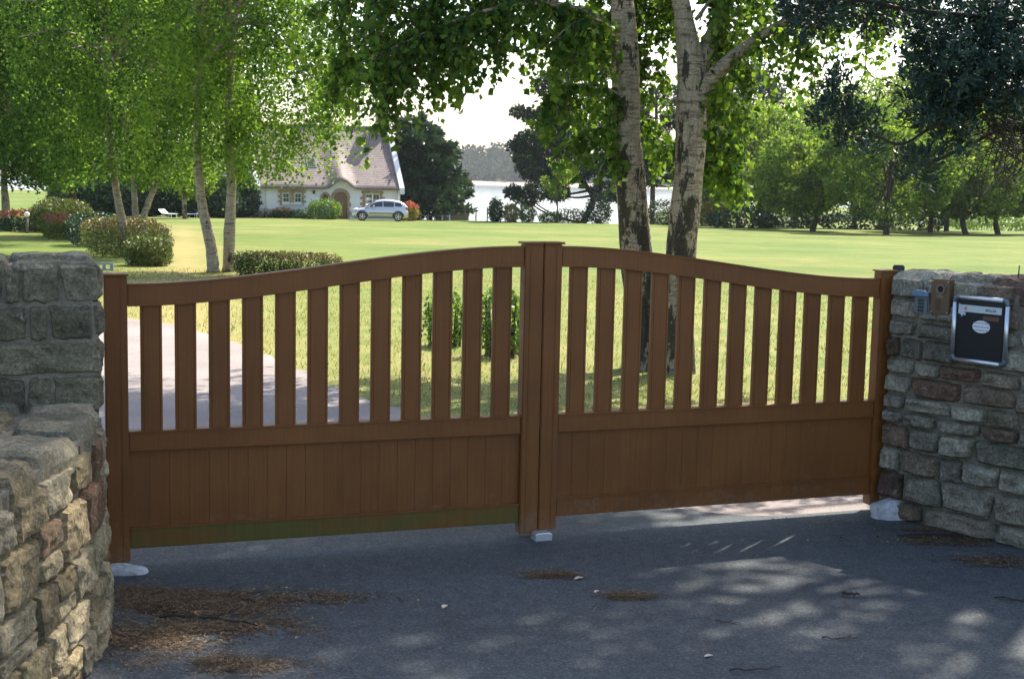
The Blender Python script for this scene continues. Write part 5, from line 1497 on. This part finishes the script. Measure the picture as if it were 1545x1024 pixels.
for side in (0, 1):
    for k in range(2):      # upper and lower skin
        for j in range(nv + 1):
            for i_ in range(nu + 1):
                x = -HW - .08 + (2 * HW + .16) * i_ / nu; v = j / nv
                y = -.38 + v * (HD / 2 + .38); z = EZ - .18 + v * (3.95 + .42)
                h_ = hump(x) * (1 - v) ** 1.5 * .62 if side == 0 else 0
                flare = -.10 * math.sin(math.pi * v)
                z += h_ + flare; y -= h_ * .25
                if k: z -= .10
                vs.append((x, y if side == 0 else HD - y, z))
W_ = nu + 1; blk = W_ * (nv + 1)
for side in (0, 1):
    o0 = side * 2 * blk
    for k in range(2):
        for j in range(nv):
            for i_ in range(nu):
                a_ = o0 + k * blk + j * W_ + i_; q = (a_, a_ + 1, a_ + W_ + 1, a_ + W_); fs.append(q if (k + side) % 2 == 0 else q[::-1])
    for i_ in range(nu): fs.append((o0 + i_, o0 + blk + i_, o0 + blk + i_ + 1, o0 + i_ + 1))
    for j in range(nv):
        for e in (0, nu): a_ = o0 + j * W_ + e; fs.append((a_, a_ + W_, a_ + W_ + blk, a_ + blk))
roof = obj('roof', MB().add(vs, fs).mesh('roof', smooth=True), M_SLATE, house, world=False)
M_RIDGE = mat('ridge_tiles', (.12, .10, .10), .7)
obj('ridge', MB().tube([(-HW, HD / 2, EZ + 4.20), (HW, HD / 2, EZ + 4.20)], [.13, .13], 8).mesh('ridge', smooth=True), M_RIDGE, roof, world=False)
for x in (-HW + .0, HW):     # gable parapets standing above the slates
    poly = []
    pm = MB()
    for (y0, z0, y1, z1) in ((-.45, EZ - .30, HD / 2, EZ + 4.42), (HD + .45, EZ - .30, HD / 2, EZ + 4.42)):
        pm.add([(x + dx, y_, z_ + dz) for dz in (-.28, .16) for dx in (-.16, .20) for (y_, z_) in ((y0, z0), (y1, z1))],
               [(0, 1, 3, 2), (4, 6, 7, 5), (0, 4, 5, 1), (2, 3, 7, 6), (0, 2, 6, 4), (1, 5, 7, 3)])
    obj('verge_parapet', pm.mesh('verge_parapet'), M_RENDER, roof, world=False)
for x in (4.75, -4.75):
    ch = obj('chimney', MB().box((x - .45, HD / 2 - .40, EZ + 3.2), (x + .45, HD / 2 + .40, EZ + 5.55)).mesh('chimney', bevel=.02), M_HSTONE, roof, world=False)
    obj('chimney_cap', MB().box((x - .53, HD / 2 - .48, EZ + 5.551), (x + .53, HD / 2 + .48, EZ + 5.70)).mesh('chimney_cap', bevel=.02), M_CONC, roof, world=False)
# skylight
sl = MB(); y_, = (1.35,)
def on_roof(x, v, up_=0.0): return (x, -.38 + v * (HD / 2 + .38), EZ - .18 + v * 4.37 - .10 * math.sin(math.pi * v) + up_)
def rpanel(x0, x1, v0, v1, u0, u1): return MB().add([on_roof(x, v, u) for u in (u0, u1) for (x, v) in ((x0, v0), (x1, v0), (x1, v1), (x0, v1))], [(0, 3, 2, 1), (4, 5, 6, 7), (0, 1, 5, 4), (1, 2, 6, 5), (2, 3, 7, 6), (3, 0, 4, 7)])
sk = obj('skylight', rpanel(-1.40, -.70, .33, .48, -.02, .07).mesh('skylight', bevel=.01), M_KEYPAD, roof, world=False)
obj('pane', rpanel(-1.32, -.78, .345, .465, .071, .085).mesh('pane'), M_GLASS, sk, world=False)
# windows
def blocks(parent, rects, y0=-.07):
    for (x0, x1, z0, z1) in rects:
        d = random.uniform(-.012, .012)
        obj('stone_block', hex_mesh('stone_block', (x0 + .008, y0 + d, z0 + .006), (x1 - .008, .02, z1 - .006), bevel=.012, seg=1), M_HSTONE, parent, world=False)
def casement(parent, x0, x1, z0, z1, leaves=2):
    w = obj('window', hex_mesh('window', (x0, -.02, z0), (x1, .01, z1), bevel=.004), M_WHITE, parent, world=False)
    lw_ = (x1 - x0) / leaves
    for k in range(leaves):
        a_, b_ = x0 + k * lw_ + .05, x0 + (k + 1) * lw_ - .05
        for (za, zb) in ((z0 + .06, (z0 + z1) / 2 - .015), ((z0 + z1) / 2 + .015, z1 - .05)):
            half_ = (a_ + b_) / 2
            for (xa, xb) in ((a_, half_ - .012), (half_ + .012, b_)):
                obj('pane', hex_mesh('pane', (xa, -.032, za), (xb, -.022, zb), bevel=.001), M_GLASS, w, world=False)
    return w
def jambs(x0, x1, z0, z1, w=.22):
    out = [(x0 - w * 1.1, x1 + w * 1.1, z1, z1 + .22)]
    k = 5; hh = (z1 - z0 + .16) / k
    for q in range(k):
        ww = w * (1.5 if q % 2 else .85); za = z0 - .16 + q * hh
        out += [(x0 - ww, x0, za, za + hh), (x1, x1 + ww, za, za + hh)]
    return out
casement(house, -3.33, -2.85, 1.14, 1.82, 1); casement(house, -2.49, -2.01, 1.14, 1.82, 1)
bl = [(-3.65, -1.67, 1.83, 2.06)] + [b_ for b_ in jambs(-3.33, -2.01, 1.14, 1.82)[1:]] + [(-2.85, -2.49, 1.0, 1.25), (-2.85, -2.49, 1.25, 1.55), (-2.85, -2.49, 1.55, 1.825)]
blocks(house, bl)
obj('sill', hex_mesh('sill', (-3.40, -.16, 1.02), (-1.95, -.071, 1.12)), M_WHITE, house, world=False)
casement(house, 2.60, 3.62, .98, 1.84, 2)
blocks(house, jambs(2.60, 3.62, .98, 1.84, .26))
obj('sill', hex_mesh('sill', (2.53, -.16, .86), (3.69, -.071, .975)), M_WHITE, house, world=False)
# round-headed door with stone arch
dx, dw, dh = .79, .46, 1.50
arch = [(dx - dw, 0), (dx + dw, 0)] + [(dx + dw * math.cos(a_), dh + dw * math.sin(a_)) for a_ in np.linspace(0, math.pi, 14)]
dr = obj('door', MB().prism(arch, -.03, .01).mesh('door'), M_DOOR, house, world=False)
for x in (-.30, -.10, .10, .30): obj('plank', hex_mesh('plank', (dx + x - .09, -.045, .05), (dx + x + .09, -.031, 1.55), bevel=.006), M_DOOR, dr, world=False)
obj('handle', MB().tube([(dx + .34, -.09, .98), (dx + .34, -.05, 1.02)], [.02, .02], 6).mesh('handle'), M_DARK, dr, world=False)
bl = []
for q in range(5):
    ww = .30 if q % 2 else .20; za = q * .30
    bl += [(dx - dw - ww, dx - dw, za, za + .30), (dx + dw, dx + dw + ww, za, za + .30)]
blocks(house, bl)
def voussoirs(cx_, cz_, r0, r1, n_, parent):
    for q in range(n_):
        a0, a1 = math.pi * q / n_ + .02, math.pi * (q + 1) / n_ - .02
        poly = [(cx_ + r * math.cos(a_), cz_ + r * math.sin(a_)) for r, a_ in ((r0, a0), (r1, a0), (r1, (a0 + a1) / 2), (r1, a1), (r0, a1), (r0, (a0 + a1) / 2))]
        obj('arch_stone', MB().prism(poly, -.075 + random.uniform(-.01, .01), .02).mesh('arch_stone'), M_HSTONE, parent, world=False)
voussoirs(dx, dh, dw, dw + .24, 9, house)
sx0 = -.30
arch2 = [(sx0 - .19, 1.38), (sx0 + .19, 1.38)] + [(sx0 + .19 * math.cos(a_), 1.55 + .19 * math.sin(a_)) for a_ in np.linspace(0, math.pi, 10)]
obj('round_window', MB().prism(arch2, -.02, .01).mesh('round_window'), M_GLASS, house, world=False)
voussoirs(sx0, 1.55, .19, .36, 5, house); blocks(house, [(sx0 - .36, sx0 - .19, 1.36, 1.55), (sx0 + .19, sx0 + .36, 1.36, 1.55)])
wlamp = obj('wall_lamp', MB().box((-1.19, -.16, 1.78), (-1.05, -.02, 2.02)).mesh('wall_lamp', bevel=.02), M_DARK, house, world=False)
obj('buttress', MB().prism([(-HW - 1.0, -.3), (-HW - .001, -.3), (-HW - .001, 1.5), (-HW - .25, 1.25)], .1, .5).mesh('buttress'), M_RENDER, house, world=False)
obj('downpipe', MB().tube([(-4.45, -.09, 0), (-4.45, -.09, EZ - .1)], [.045, .045], 8).mesh('downpipe', smooth=True), M_WHITE, house, world=False)
obj('downpipe', MB().tube([(4.98, -.09, 0), (4.98, -.09, EZ - .1)], [.045, .045], 8).mesh('downpipe', smooth=True), M_WHITE, house, world=False)

# ------------------------------------------------------------------ THE PARKED CAR (nose to the left)
p = at(573, 333, 95.5); CZ = float(terrain(p[0], 95.5)) + .02
car = thing('parked_car', 'silver five-door hatchback parked before the cottage window', 'car', (p[0], 95.5, CZ), R(6))
Lc = 3.85
def hw(u): return .84 * (1 - .16 * (2 * u - 1) ** 6 - .05 * (1 - u) ** 4)
def hood(u): return float(np.interp(u, [0, .02, .10, .30, .36, .85, .97, 1], [.50, .62, .76, .92, .94, .98, .92, .60]))
def low(u): return float(np.interp(u, [0, .05, .95, 1], [.26, .18, .20, .30]))
us = np.linspace(0, 1, 37); vs, fs = [], []
for u in us:
    x = -Lc / 2 + Lc * u; w = hw(u); zt, zl = hood(u), low(u); zm = zl + (zt - zl) * .55
    sec = [(-w * .9, zl), (-w, zl + .12), (-w * 1.01, zm), (-w * .965, zt - .05), (-w * .80, zt), (-w * .4, zt + .02), (0, zt + .025)]
    sec = sec + [(-a_, b_) for a_, b_ in sec[-2::-1]]
    for (y, z) in sec: vs.append((x, y, z))
ns = 13
for i_ in range(len(us) - 1):
    for k in range(ns - 1): fs.append((i_ * ns + k, (i_ + 1) * ns + k, (i_ + 1) * ns + k + 1, i_ * ns + k + 1))
    fs.append((i_ * ns + ns - 1, (i_ + 1) * ns + ns - 1, (i_ + 1) * ns, i_ * ns))
fs += [tuple(range(ns)), tuple(range(36 * ns + ns - 1, 36 * ns - 1, -1))]
body = obj('body', MB().add(vs, fs).mesh('body', smooth=True), M_CAR, car, world=False)
def roofz(u): return float(np.interp(u, [.24, .34, .44, .55, .70, .86, .95, .99], [.93, 1.18, 1.38, 1.46, 1.45, 1.34, 1.15, .95]))
us2 = np.linspace(.24, .99, 26); vs, fs = [], []
for u in us2:
    x = -Lc / 2 + Lc * u; w = hw(u) * .95; zr = roofz(u); zb_ = .90; k_ = (zr - zb_) / .56
    sec = [(-w, zb_), (-w * (1 - .16 * k_), zb_ + (zr - zb_) * .78), (-w * (1 - .26 * k_), zr - .03), (-w * .4, zr), (0, zr + .008)]
    sec = sec + [(-a_, b_) for a_, b_ in sec[-2::-1]]
    for (y, z) in sec: vs.append((x, y, z))
ns = 9
for i_ in range(len(us2) - 1):
    for k in range(ns - 1): fs.append((i_ * ns + k, (i_ + 1) * ns + k, (i_ + 1) * ns + k + 1, i_ * ns + k + 1))
obj('cabin', MB().add(vs, fs).mesh('cabin', smooth=True), M_CAR, car, world=False)
def glass_patch(name, u0, u1, side, lo=.10, hi=.86):
    vs, fs = [], []; n_ = 10
    for q in range(n_ + 1):
        u = u0 + (u1 - u0) * q / n_; x = -Lc / 2 + Lc * u; w = hw(u) * .95; zr = roofz(u); k_ = (zr - .90) / .56
        for f_ in (lo, hi):
            f_ = f_ if f_ != hi or zr > 1.1 else .8
            z = .90 + (zr - .90) * f_; y = w * (1 - (.16 / .78) * k_ * f_) + .012
            vs.append((x, side * y, z))
    fs = [(2 * q, 2 * q + 2, 2 * q + 3, 2 * q + 1) for q in range(n_)]
    return obj(name, MB().add(vs, fs).mesh(name), M_GLASS, car, world=False)
for sd_ in (-1, 1):
    glass_patch('side_window', .33, .545, sd_, .12, .76); glass_patch('side_window', .56, .745, sd_, .12, .76); glass_patch('quarter_window', .76, .88, sd_, .2, .74)
def cross_glass(name, u0, u1):
    vs = []
    for u in (u0, u1):
        x = -Lc / 2 + Lc * u; w = hw(u) * .95; zr = roofz(u); k_ = (zr - .9) / .56; wt = w * (1 - .26 * k_) * .93
        vs += [(x - (.02 if u0 < .5 else -.02), -wt, zr + .012), (x - (.02 if u0 < .5 else -.02), wt, zr + .012)]
    return obj(name, MB().add(vs, [(0, 1, 3, 2)]).mesh(name), M_GLASS, car, world=False)
cross_glass('windscreen', .265, .42); cross_glass('rear_window', .90, .965)
for ux in (.19, .82):
    for sd_ in (-1, 1):
        x = -Lc / 2 + Lc * ux; y = sd_ * .78
        wh = obj('wheel', MB().tube([(x, y - .10, .30), (x, y + .10, .30)], [.31, .31], 24).mesh('wheel', bevel=.02), M_TYRE, car, world=False)
        rim = MB()
        for q in range(5):
            a_ = 2 * math.pi * q / 5 + .3
            Mx = Matrix.Translation((x, y + sd_ * .105, .30)) @ Matrix.Rotation(a_, 4, 'Y')
            rim.box((-.035, -.006, 0), (.035, .006, .19), Mx)
        rim.tube([(x, y + sd_ * .098, .30), (x, y + sd_ * .112, .30)], [.06, .05], 12)
        ring = [(x + .20 * math.cos(a_), y + sd_ * .104, .30 + .20 * math.sin(a_)) for a_ in np.linspace(0, 2 * math.pi, 21)]
        rim.tube(ring, [.018] * 21, 6, cap=False)
        obj('rim', rim.mesh('rim'), M_RIM, wh, world=False)
        # dark wheel arch lip
        lip = [(x + .365 * math.cos(a_), sd_ * (hw(ux) * 1.005), .30 + .365 * math.sin(a_)) for a_ in np.linspace(.05, math.pi - .05, 14)]
        obj('wheel_arch', MB().tube(lip, [.045] * 14, 6).mesh('wheel_arch'), M_DARK, car, world=False)
for sd_ in (-1, 1):
    obj('rub_strip', MB().box((-.75, sd_ * .858 - .012, .50), (.95, sd_ * .858 + .012, .555)).mesh('rub_strip'), M_TRIM, car, world=False)
    obj('headlight', MB().tube([(-1.88, sd_ * .60, .66), (-1.70, sd_ * .72, .73), (-1.50, sd_ * .78, .79)], [.05, .075, .03], 8).mesh('headlight', smooth=True), M_LAMP, car, world=False)
    obj('tail_light', MB().tube([(1.86, sd_ * .66, .80), (1.80, sd_ * .74, .95)], [.07, .06], 8).mesh('tail_light', smooth=True), M_TAIL, car, world=False)
    mi = obj('mirror', MB().box((-.50, sd_ * .90 - .09, .93), (-.36, sd_ * .90 + .09, 1.06)).mesh('mirror', bevel=.03), M_CAR, car, world=False)
obj('grille', MB().box((-1.965, -.50, .34), (-1.86, .50, .52)).mesh('grille', bevel=.02), M_DARK, car, world=False)

for o in scene.objects:
    if o.parent is not None and o.name.split('.')[0] in ('stems', 'young_shoots', 'foliage', 'twigs', 'crown', 'foliage_sprays', 'faded_lettering'):
        o['kind'] = 'stuff'

# ------------------------------------------------------------------ HAZE over the estuary
hz = obj('haze', MB().box((-640, -75, -16), (640, 1420, 48)).mesh('haze'))
tag(hz, kind='stuff')
m = bpy.data.materials.new('pale_sea_haze'); m.use_nodes = True
nt = m.node_tree; nt.nodes.clear()
pv = nt.nodes.new('ShaderNodeVolumePrincipled'); mo = nt.nodes.new('ShaderNodeOutputMaterial')
pv.inputs['Color'].default_value = (.90, .95, 1.0, 1); pv.inputs['Density'].default_value = .00011; pv.inputs['Anisotropy'].default_value = .2
nt.links.new(pv.outputs[0], mo.inputs['Volume'])
hz.data.materials.clear(); hz.data.materials.append(m)
